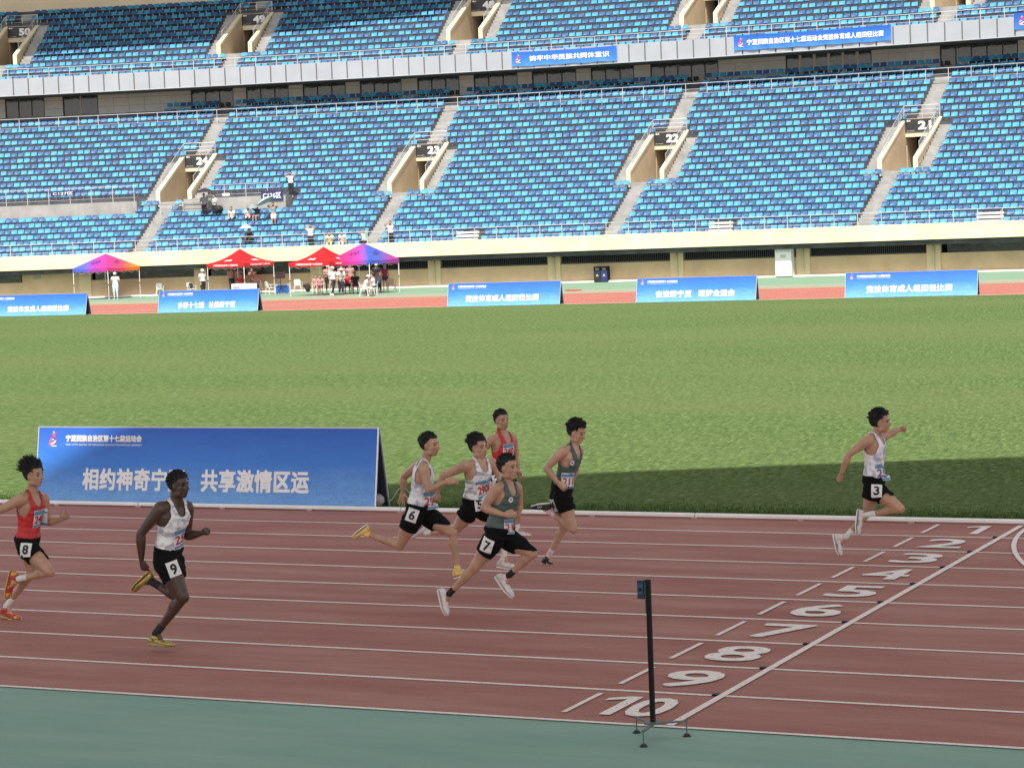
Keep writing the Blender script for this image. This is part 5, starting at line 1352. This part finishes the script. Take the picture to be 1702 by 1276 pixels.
gazebo(402, 489.0, 'red', 'red gazebo with white lettering over the white-clothed table', TITLE, curve=1.0)
gazebo(541, 490, 'red', 'red gazebo with white lettering beside the pink and blue one', TITLE, curve=1.0)
gazebo(607, 487.5, 'grad2', 'pink to blue gradient gazebo, rightmost of the four', peak=3.05)

# ------------------------------------------------------------------ chairs and furniture
def chair_parts():
    seat = MB().box(-.21, .21, -.21, .20, .41, .44).mesh('seat')
    back = MB(); vs = []
    for i in range(6):
        x = -.21+.084*i; cv = .04*math.cos(x*6)
        for z in (.44, .64, .84): vs.append((x, .20+(z-.44)*.22+cv*.5, z if abs(x) < .2 or z < .8 else z-.05))
    back.add(vs, [(3*i+j, 3*i+3+j, 3*i+4+j, 3*i+1+j) for i in range(5) for j in range(2)]); bm_ = back.mesh('backrest')
    legs = [MB().tube((x*.20, y*.19, .42), (x*.25, y*.25, 0), .022, .018, 6).mesh('leg') for x in (-1, 1) for y in (-1, 1)]
    arms = []
    for x in (-1, 1):
        a = MB(); a.tube((x*.23, -.17, .43), (x*.25, -.17, .62), .016, n=5); a.box(x*.25-.025, x*.25+.025, -.20, .25, .62, .645); arms.append(a.mesh('armrest'))
    return seat, bm_, legs, arms
CH = chair_parts()
chair_col = {}
def chair(P, rz, label, m_=None, group='plastic chairs by the gazebos'):
    m_ = m_ or WPLAST; key = m_.name
    if key not in chair_col:
        cp = [CH[0].copy(), CH[1].copy(), [x.copy() for x in CH[2]], [x.copy() for x in CH[3]]]
        for me in [cp[0], cp[1]]+cp[2]+cp[3]: me.materials.append(m_)
        chair_col[key] = cp
    cp = chair_col[key]; t = thing('plastic_chair', P, label, 'chair', group, rz)
    link('seat', cp[0], None, t); link('backrest', cp[1], None, t)
    for l in cp[2]: link('leg', l, None, t)
    for a in cp[3]: link('armrest', a, None, t)
    return t

# ------------------------------------------------------------------ officials and spectators
def pose(kind, h=1.72):
    k = h/1.72
    J = dict(pel=(0, 0, .95), neck=(0, 0, 1.45), head=(.02, 0, 1.61), sh=(0, .19, 1.39), el=(-.03, .25, 1.12), wr=(.05, .22, .88), ha=(.07, .22, .80), hip=(0, .09, .91), kn=(.03, .10, .50), an=(-.01, .10, .09), toe=(.16, .12, .03), he=(-.08, .10, .045))
    A = {}
    def both(**kw):
        for a, v in kw.items(): A[a+'L'] = (v[0], v[1], v[2]); A[a+'R'] = (v[0], -v[1], v[2])
    for a in ('sh', 'el', 'wr', 'ha', 'hip', 'kn', 'an', 'toe', 'he'): both(**{a: J[a]})
    for a in ('pel', 'neck', 'head'): A[a] = J[a]
    if kind == 'behind': both(el=(-.12, .27, 1.12), wr=(-.17, .10, .95), ha=(-.17, .05, .93))
    if kind == 'folded': both(el=(.02, .26, 1.13), wr=(.20, .06, 1.16), ha=(.21, -.03, 1.17))
    if kind == 'binoc': both(el=(.14, .36, 1.48), wr=(.17, .12, 1.62), ha=(.17, .06, 1.63))
    if kind == 'umbrella': A['elR'] = (.08, -.26, 1.15); A['wrR'] = (.24, -.18, 1.32); A['haR'] = (.25, -.17, 1.40)
    if kind == 'walk': A['knR'] = (.22, -.10, .55); A['anR'] = (.10, -.10, .16); A['toeR'] = (.22, -.11, .05); A['heR'] = (.03, -.10, .14); A['knL'] = (-.05, .10, .50); A['anL'] = (-.28, .10, .14); A['toeL'] = (-.16, .11, .03); A['heL'] = (-.37, .1, .12); A['wrL'] = (.18, .2, .98); A['haL'] = (.23, .19, .93)
    if kind == 'bow': A['neck'] = (.22, 0, 1.38); A['head'] = (.36, 0, 1.48); both(sh=(.20, .19, 1.32), el=(.25, .22, 1.05), wr=(.34, .12, .90), ha=(.36, .08, .85))
    if kind in ('sit', 'sit_lean', 'sit_up'):
        dz = -.47
        for a in ('pel', 'neck', 'head', 'shL', 'shR'): v = A[a]; A[a] = (v[0], v[1], v[2]+dz+.03)
        both(hip=(0, .09, .50), kn=(.43, .12, .50), an=(.42, .13, .09), toe=(.58, .15, .03), he=(.35, .13, .05), el=(.06, .26, .72), wr=(.28, .16, .62), ha=(.35, .14, .60))
        if kind == 'sit_lean':
            A['neck'] = (.20, 0, .95); A['head'] = (.28, 0, 1.10); both(sh=(.17, .18, .90), el=(.24, .24, .66), wr=(.40, .10, .58), ha=(.44, .05, .58))
        if kind == 'sit_up': both(el=(.20, .30, 1.0), wr=(.16, .10, 1.16), ha=(.15, .05, 1.18))
    return {a: V(v)*k for a, v in A.items()}
CLO = {}
def cl(name, c): return mat('cloth_'+name, c, .75, var=.12, vscale=10)
CW = cl('white', (.72, .72, .72)); CK = cl('black', (.018, .018, .022)); CR_ = cl('red', (.50, .03, .05)); CG = cl('grey', (.26, .26, .27)); CN = cl('navy', (.03, .035, .08)); CP = cl('pale_pink', (.42, .22, .21)); CT = cl('mint', (.42, .62, .58)); CB = cl('pale_blue', (.50, .60, .66)); CMR = cl('maroon', (.22, .02, .05)); CY = cl('pale_yellow', (.70, .68, .42)); CCAP = mat('cap_white', (.80, .79, .77), .7)
def folk(P, head_deg, kind, label, topm, botm, bottom='trousers', cap=None, hair='short', h=1.72, shoe=None, skin=None, group=None, sleeve=.62, lean=0):
    Jp = pose(kind, h); M = Matrix.Rotation(rad(head_deg), 3, 'Z'); J = {a: V(P)+M @ v for a, v in Jp.items()}
    f = M @ V((1, 0, 0)); J['fwd'] = f; J['hfwd'] = (f+V((0, 0, -.1))).normalized(); J['root'] = V(P)
    lab = label
    return person(J, lab, dict(vox=.022, top='shirt', topm=topm, bottom=bottom, botm=botm, cap=cap, hair=hair if not cap else 'short', skin=skin or SKA, shoe=shoe or SHK, sock=SOCKW, sockh=.05, group=group, sleeve=sleeve, cat='person'))
FACE = -62.0     # towards the camera
GO = 'officials and helpers by the gazebos'
GS = 'spectators among the seats'
g = ground
folk(g(134, 495), -60, 'folded', 'official in white shirt, white cap and black trousers under the leftmost gazebo', CW, CK, cap=CCAP, group=GO)
folk(g(193, 498), -70, 'behind', 'official dressed all in white and pale blue by the leftmost gazebo pole', CW, CB, cap=CCAP, group=GO, shoe=SHW)
folk(g(338, 493), -20, 'stand', 'official in white shirt and cap standing alone left of the red gazebo', CW, CK, cap=CCAP, group=GO)
folk(g(386, 487.5), -40, 'folded', 'bare-headed helper in pink shirt left of the clothed table', CP, CK, group=GO)
folk(g(399, 487), -60, 'folded', 'helper in pink shirt and white cap behind the clothed table', CP, CK, cap=CCAP, group=GO)
folk(g(422, 486.5), -70, 'bow', 'helper in pink shirt leaning over the clothed table', CP, CN, group=GO)
folk(g(404, 487.6)+V((0, -.2, 0)), -65, 'sit', 'dark-haired helper in red seated behind the table', CR_, CK, group=GO)
folk(g(429, 487.4)+V((0, -.2, 0)), -65, 'sit', 'seated helper in pale pink behind the right of the table', CP, CK, group=GO)
folk(g(526, 487), -60, 'sit', 'seated youngster in pink, leftmost under the second red gazebo', CP, CP, 'long_shorts', group=GO, h=1.5)
folk(g(533, 487), -60, 'sit', 'seated youngster in pale shirt, second from left under the second red gazebo', CP, CMR, 'long_shorts', group=GO, h=1.5)
folk(g(546, 486), -60, 'folded', 'helper in pink shirt and white cap behind the striding official', CP, CK, cap=CCAP, group=GO)
folk(g(554, 492), -25, 'walk', 'striding official in white shirt and black trousers between two gazebos', CW, CK, group=GO, shoe=SHW, cap=CCAP)
folk(g(567, 490), -50, 'bow', 'stooping official in white shirt, dark trousers and white cap', CW, CN, cap=CCAP, group=GO)
folk(g(569, 484.5), -60, 'stand', 'helper in pink shirt standing behind the stooping official', CP, CK, group=GO)
folk(g(583, 484), -60, 'stand', 'pale pink shirted helper standing at the back of the pink gazebo', CP, CG, group=GO)
folk(g(578, 487), -60, 'sit', 'athlete in bright red shirt seated under the pink gazebo', CR_, CK, 'long_shorts', group=GO)
folk(g(591, 487), -60, 'sit', 'athlete in black shirt seated under the pink gazebo', CK, CMR, 'long_shorts', group=GO)
folk(g(606, 492.5), 20, 'sit_lean', 'official in white with white cap on the foremost chair', CW, CW, cap=CCAP, group=GO)
folk(g(616, 488), -70, 'sit', 'seated person in navy shirt behind the foremost chair', CN, CK, group=GO)
folk(g(621, 490.5), 200, 'sit', 'seated official in white by the front gazebo pole', CW, CK, group=GO)
folk(g(627, 484), -60, 'stand', 'person in black top and white cap behind the front pole', CK, CK, cap=CCAP, group=GO)
folk(g(629, 486), -60, 'sit', 'seated person in grey right of the front gazebo pole', CG, CK, group=GO)
folk(g(641, 485.5), -60, 'stand', 'girl athlete in maroon vest and dark shorts at the right of the gazebo', CMR, CK, 'shorts', group=GO, h=1.66, shoe=SHR, sleeve=.1)
cg = lambda px, py, dx=0, dy=0: g(px, py)+V((dx, dy, 0))
rzc = rad(-62+90)
for (px, py), nm in (((404, 487.6), 'white plastic chair behind the table, left one'), ((429, 487.4), 'white plastic chair behind the table, right one'), ((526, 487), 'white plastic chair under the leftmost seated youngster'), ((533, 487), 'white plastic chair under the second seated youngster'), ((578, 487), 'white plastic chair under the athlete in red'), ((591, 487), 'white plastic chair under the athlete in black'), ((616, 488), 'white plastic chair under the person in navy'), ((629, 486), 'white plastic chair under the seated person in grey')):
    chair(cg(px, py), rzc, nm)
chair(cg(606, 492.5), rad(110), 'foremost white plastic chair, its side to the track')
chair(cg(621, 490.5), rad(290), 'white plastic chair beside the front gazebo pole')
chair(cg(496, 485.5), rad(200), 'empty white plastic chair left of the second red gazebo')
chair(cg(450, 489.5), rad(150), 'empty white plastic chair at the right end of the table')
chair(cg(266, 491.5), rad(40), 'white plastic chair behind the left end of the second far board')
chair(cg(319, 491.0), rad(60), 'white plastic chair with a black bag on it')
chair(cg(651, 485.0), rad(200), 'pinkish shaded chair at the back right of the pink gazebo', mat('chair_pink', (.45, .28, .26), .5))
bp_ = g(317.5, 491); bgm = MB().ball((0, 0, .62), (.17, .13, .22), 10, 8); bgm.ball((.02, -.05, .50), (.16, .13, .10), 8, 6)
o = bgm.build('backpack', CK, None, True); o.location = bp_; tag(o, 'black backpack resting on a white chair by the wall', 'backpack')
o = MB().ball((0, 0, .28), (.20, .17, .29), 10, 8).ball((-.22, -.05, .40), (.10, .09, .12), 8, 6).build('backpack', mat('bag_brown', (.03, .018, .015), .8), None, True); o.location = g(512, 485); tag(o, 'dark brown bag on the ground left of the seated youngsters', 'backpack')
# white-clothed table
P0 = g(386, 491.5); P1 = g(431, 491.2); ax = (P1-P0); wl = ax.length; t = thing('trestle_table', P0, 'trestle table under a white printed cloth below the red gazebo', 'table', None, math.atan2(ax.y, ax.x))
wl = 1.75
MB().box(0, wl, 0, .60, .70, .74).build('tabletop', WPLAST, t)
for x in (.08, wl-.08):
    for y in (.06, .54): MB().tube((x, y, 0), (x, y, .70), .018, n=6).build('leg', RAIL, t)
c_ = MB(); vs = []; k = 24
for i in range(k+1):
    x = -.02+(wl+.04)*i/k; w_ = .018*math.sin(i*1.7); vs += [(x, -.025+w_, .05), (x, -.02, .745)]
c_.add(vs, [(2*i, 2*i+2, 2*i+3, 2*i+1) for i in range(k)]); vs = []
for i in range(k+1):
    y = -.02+.64*i/k; w_ = .02*math.sin(i*1.5); vs += [(wl+.03+w_, y, .05), (wl+.022, y, .745)]
c_.add(vs, [(2*i, 2*i+2, 2*i+3, 2*i+1) for i in range(k)]); c_.quad((-.02, -.02, .746), (wl+.022, -.02, .746), (wl+.022, .62, .746), (-.02, .62, .746))
ctm = mat('tablecloth', (.74, .74, .76), .8); o = c_.build('tablecloth', ctm); o.matrix_world = Matrix.Translation(P0) @ Matrix.Rotation(math.atan2(ax.y, ax.x), 4, 'Z'); tag(o, 'white printed cloth hanging over the trestle table', 'tablecloth')
te = text_box('宁夏体育', .16, .85, .44, .60, lambda x, y: V((x, -.055, y)), bold=.01).build('print', mat('print_grey', (.30, .22, .26), .7), o)
# survey instrument on a tripod
P = g(376, 487); t = thing('survey_tripod', P, 'orange measuring instrument on a wooden tripod left of the table', 'tripod')
for a in (0, 2.1, 4.2): MB().tube((0, 0, 1.05), (.38*math.cos(a), .38*math.sin(a), 0), .02, n=5).build('leg', mat('tripod_wood', (.42, .30, .12), .6), t)
h_ = MB().box(-.10, .10, -.09, .09, 1.10, 1.34).build('instrument', mat('instrument_orange', (.62, .13, .03), .5), t); MB().tube((0, -.14, 1.24), (0, .12, 1.24), .04, n=8).build('scope', BLACK, h_); MB().tube((0, 0, 1.04), (0, 0, 1.10), .08, n=8).build('head_plate', BLACK, t)
P = g(369.5, 487); t = thing('levelling_staff', P, 'thin pole with a pale round target left of the orange instrument', 'survey pole'); MB().tube((0, 0, 0), (0, 0, 1.5), .014, n=5).build('pole', RAIL, t); MB().tube((0, -.02, 1.45), (0, .02, 1.45), .09, n=12).build('target', WHITE, t)
# loudspeaker set: blue case on the ground, black screen on a tripod
P = g(471, 489); az_ = YAW
t = thing('equipment_case', P+_r*-.05, 'blue equipment case with silver edges between the two red gazebos', 'flight case', None, az_)
MB().box(-.45, .45, .05, .60, .02, .62).build('case', mat('case_silver', (.42, .44, .46), .4), t); MB().box(-.41, .41, .03, .052, .09, .56).build('front', mat('case_blue', (.02, .09, .34), .4), t)
for x in (-.3, .3): MB().ball((x, .1, .03), (.05, .05, .04), 8, 5).build('wheel', BLACK, t)
text_box('TITAN', -.16, .16, .28, .36, lambda x, y: V((x, .02, y)), bold=.0) if False else None
t = thing('screen_stand', P+_u*0+V((0.05, -.35, 0)), 'dark flat screen on a tripod stand before the blue equipment case', 'screen', None, az_)
MB().tube((0, 0, .3), (0, 0, 1.15), .02, n=6).build('pole', BLACK, t)
for a in (.3, 2.4, 4.5): MB().tube((0, 0, .42), (.42*math.cos(a), .42*math.sin(a), 0), .014, n=5).build('leg', BLACK, t)
MB().box(-.30, .30, -.03, .02, 1.0, 1.42).build('screen', mat('screen_dark', (.035, .012, .018), .3), t)
# bicycle leaning by the wall
def bicycle(P, rz, label):
    t = thing('bicycle', P, label, 'bicycle', None, rz)
    for x in (-.5, .5):
        w = MB(); n_ = 24
        for i in range(n_):
            a = 2*math.pi*i/n_; b_ = 2*math.pi*(i+1)/n_; w.tube((x+.32*math.cos(a), 0, .33+.32*math.sin(a)), (x+.32*math.cos(b_), 0, .33+.32*math.sin(b_)), .014, n=4, caps=False)
        wh = w.build('wheel', BLACK, t); s_ = MB()
        for i in range(10): a = 2*math.pi*i/10; s_.tube((x, 0, .33), (x+.31*math.cos(a), 0, .33+.31*math.sin(a)), .003, n=3)
        s_.build('spokes', RAIL, wh)
    fr_ = mat('bike_frame', (.42, .30, .30), .4)
    f = MB(); f.path([(-.5, 0, .33), (-.1, 0, .32), (.38, 0, .72), (-.18, 0, .74), (-.1, 0, .32)], .016); f.tube((-.5, 0, .33), (-.18, 0, .74), .010); f.tube((.5, 0, .33), (.36, 0, .86), .014); f.build('frame', fr_, t)
    MB().path([(.36, -.25, .93), (.36, 0, .88), (.36, .25, .93)], .012).build('handlebar', RAIL, t); MB().ball((-.20, 0, .84), (.13, .07, .03), 8, 5).build('saddle', BLACK, t); MB().tube((-.185, 0, .74), (-.20, 0, .84), .012).build('seat_post', RAIL, t); MB().path([(-.1, -.1, .17), (-.1, 0, .32), (-.1, .1, .47)], .012).build('cranks', BLACK, t)
bicycle(g(187, 492.5), rad(25), 'small bicycle standing behind the all-white official')
P = g(160, 494); t = thing('folding_trolley', P, 'bare metal folding frame left of the bicycle near the wall', 'trolley', None, YAW)
for x in (-.45, .0, .40):
    MB().path([(x, 0, .0), (x, 0, .75+.1*x), (x+.12, 0, .75+.1*x), (x+.12, 0, 0)], .012, 5).build('upright', DARKRAIL, t)
MB().path([(-.5, 0, .16), (.55, 0, .16)], .012, 5).build('bar', DARKRAIL, t); MB().path([(-.5, .3, .16), (.55, .3, .16)], .012, 5).build('bar', DARKRAIL, t)

# ------------------------------------------------------------------ things along the wall
def at_wall(s, v): return SP(s, v, 0)
t = thing('air_conditioner', at_wall(12.98, -.35), 'tall white air conditioning cabinet standing against the cream wall', 'air conditioner', None, SROT(13))
MB().box(-.51, .51, -.31, .33, .05, 1.82).build('cabinet', WPLAST, t); MB().box(-.47, .47, -.28, .30, 0, .05).build('base', DARKRAIL, t)
MB().box(-.49, .49, -.322, -.311, .08, .94).build('lower_panel', WPLAST, t); MB().box(-.49, .49, -.322, -.311, 1.0, 1.48).build('upper_panel', WPLAST, t)
for i in range(5): MB().box(-.47, .47, -.325, -.312, 1.52+.055*i, 1.55+.055*i).build('grille_bar', GREYBOX, t)
MB().box(-.17, .17, -.330, -.323, 1.16, 1.36).build('control_panel', GREYBOX, t); MB().box(.05, .13, -.330, -.323, .20, .25).build('badge', BLACK, t)
t = thing('recycling_bin', at_wall(1.13, -.32), 'pair of black and dark blue recycling bins against the wall', 'bin', None, SROT(1))
MB().box(-.45, .45, -.22, .25, 0, .97).build('body', BLACK, t)
for x, m_ in ((-.225, mat('bin_black', (.018, .018, .02), .4)), (.225, mat('bin_blue', (.02, .035, .14), .4))):
    d_ = MB().box(x-.21, x+.21, -.235, -.221, .04, .70).build('door', m_, t); MB().box(x-.12, x+.12, -.235, -.221, .76, .90).build('opening', mat('bin_slot', (.10, .10, .11), .4), t)
    tr = MB(); c_ = [(x+.085*math.cos(a), .42+.085*math.sin(a)) for a in (math.pi/2, math.pi/2+2.094, math.pi/2+4.189)]
    for a, b_ in zip(c_, c_[1:]+c_[:1]):
        a2 = (a[0]*.92+b_[0]*.08, a[1]*.92+b_[1]*.08); b2 = (a[0]*.08+b_[0]*.92, a[1]*.08+b_[1]*.92); tr.tube((a2[0], -.24, a2[1]), (b2[0], -.24, b2[1]), .014, n=4)
    tr.build('recycling_mark', WHITE, d_)
P = at_wall(18.0, -.25); 
P = SP(*[(hit_s) for hit_s in (23.3, -.3, 0)]); q_ = ground(1599, 449.5)
t = thing('fire_hydrant', q_, 'small dark red hydrant at the wall foot above the rightmost far board', 'hydrant')
RH = mat('hydrant_red', (.22, .03, .02), .5); MB().tube((0, 0, 0), (0, 0, .34), .10, .09, 10).build('barrel', RH, t); MB().ball((0, 0, .36), (.10, .10, .07), 10, 6).build('cap', RH, t)
MB().tube((-.16, 0, .24), (.16, 0, .24), .045, n=8).build('outlet', RH, t)
for (px, py), lab in (((950, 489.5), 'low reddish flattened object on the apron right of the middle board'),):
    pass
cc = MB(); q_ = ground(953, 483.5); cc.ball((0, 0, .05), (.55, .10, .06), 10, 5); o = cc.build('hose', mat('hose_red', (.45, .10, .07), .7), None, True); o.location = q_; tag(o, 'low coil of reddish hose lying on the green apron below the bins', 'hose')

# ------------------------------------------------------------------ umbrellas and spectators in the stand
def umbrella(P, tilt, label, m_, R3=.52):
    t = thing('umbrella', P, label, 'umbrella'); M = Matrix.Rotation(tilt[0], 3, 'X') @ Matrix.Rotation(tilt[1], 3, 'Y')
    vs = [M @ V((0, 0, .22))]; n_ = 16
    for j, (r, z) in enumerate(((.25, .19), (.6, .10), (1.0, -.04))):
        for i in range(n_):
            a = 2*math.pi*i/n_; s_ = 1-.05*(i % 2)*(j == 2); vs.append(M @ V((R3*r*math.cos(a)*s_, R3*r*math.sin(a)*s_, z)))
    fs = [(0, 1+i, 1+(i+1) % n_) for i in range(n_)]+[(1+j*n_+i, 1+(j+1)*n_+i, 1+(j+1)*n_+(i+1) % n_, 1+j*n_+(i+1) % n_) for j in range(2) for i in range(n_)]
    MB().add(vs, fs).build('canopy', m_, t); MB().tube(M @ V((0, 0, .25)), M @ V((0, 0, -.58)), .010, n=5).build('shaft', RAIL, t)
    rb = MB()
    for i in range(0, n_, 2): a = 2*math.pi*i/n_; rb.tube(M @ V((0, 0, .20)), M @ V((R3*math.cos(a), R3*math.sin(a), -.045)), .005, n=3)
    rb.build('ribs', RAIL, t)
def row_pt(s, k, dv=-.2): return SP(s, vl(k)+dv, zl(k))
SFACE = -80.0
folk(row_pt(-27.3, 6), SFACE+10, 'umbrella', 'spectator in grey over white under a black umbrella near entrance 24', CG, CK, group=GS)
umbrella(row_pt(-27.2, 6)+V((.05, -.2, 1.86)), (.1, -.05), 'black umbrella over the two spectators near entrance 24', CK, .60)
folk(row_pt(-26.6, 6), SFACE-20, 'folded', 'spectator in mint top beside the one with the black umbrella', CT, CK, group=GS, h=1.62)
umbrella(row_pt(-26.15, 6)+V((.0, -.25, .62)), (1.35, .5), 'dark umbrella held low beside the mint-topped spectator', CK, .30)
folk(row_pt(-25.13, 5, -.05), SFACE, 'sit_lean', 'seated spectator in white, left of the seated pair below sign C126', CW, CK, group=GS, h=1.6)
folk(row_pt(-24.0, 5, -.05), SFACE+10, 'sit_lean', 'seated spectator in white and black, left of the pair below sign C126', CW, CK, group=GS, h=1.6)
folk(row_pt(-23.4, 5, -.05), SFACE-10, 'sit_up', 'seated spectator in navy top and pale skirt, right of the pair', CN, CP, group=GS, h=1.6)
umbrella(row_pt(-23.6, 5)+V((0, -.1, 1.12)), (.2, .1), 'pale grey umbrella over the seated pair below sign C126', mat('umb_grey', (.20, .24, .24), .6), .42)
folk(row_pt(-21.94, 4), SFACE, 'binoc', 'spectator in grey shirt and pale shorts holding a mint umbrella', CG, CW, 'long_shorts', group=GS, h=1.7)
umbrella(row_pt(-22.1, 4)+V((-.35, -.1, 1.85)), (.05, -.5), 'tilted mint green umbrella below the end of sign C126', CT, .62)
folk(row_pt(-22.0, 9, -.3), SFACE, 'binoc', 'spectator in white jacket raising both hands to the eyes by sign C126', CW, CK, group=GS, shoe=SHW, sleeve=.95)
folk(row_pt(-22.9, 1, -.05), SFACE, 'sit', 'seated spectator hidden in the shade of a small white umbrella', CK, CK, group=GS, h=1.6)
umbrella(row_pt(-22.9, 1)+V((0, -.25, 1.30)), (.05, 0), 'small white umbrella over a seated spectator above the first red gazebo', mat('umb_pale', (.45, .46, .48), .6), .45)
folk(row_pt(-18.3, 0), SFACE, 'binoc', 'standing spectator in white with hands raised behind the front rail', CW, CK, group=GS, sleeve=.95)
folk(row_pt(-17.0, 0, -.05), SFACE+6, 'sit_lean', 'spectator in pale yellow leaning on the front rail', CY, CK, group=GS)
folk(row_pt(-16.1, 0, -.05), SFACE-6, 'sit_lean', 'spectator in white leaning on the front rail beside the one in yellow', CW, CK, group=GS)
folk(row_pt(-14.65, 0, -.1), SFACE-6, 'sit_up', 'spectator in mint shirt behind the front rail left of stair 23', CT, CK, group=GS)
folk(row_pt(-12.8, 0), SFACE, 'binoc', 'standing spectator in white right of stair 23 with arms raised', CW, CK, group=GS)
# the fascia lettering of the near board continues in its own thing; nothing else is placed by hand
for o in list(bpy.data.objects):
    if o.get('label') is None and o.parent is None and o.get('kind') is None and o.type in ('MESH', 'EMPTY'): print('NOTAG', o.name)
bpy.context.view_layer.update()
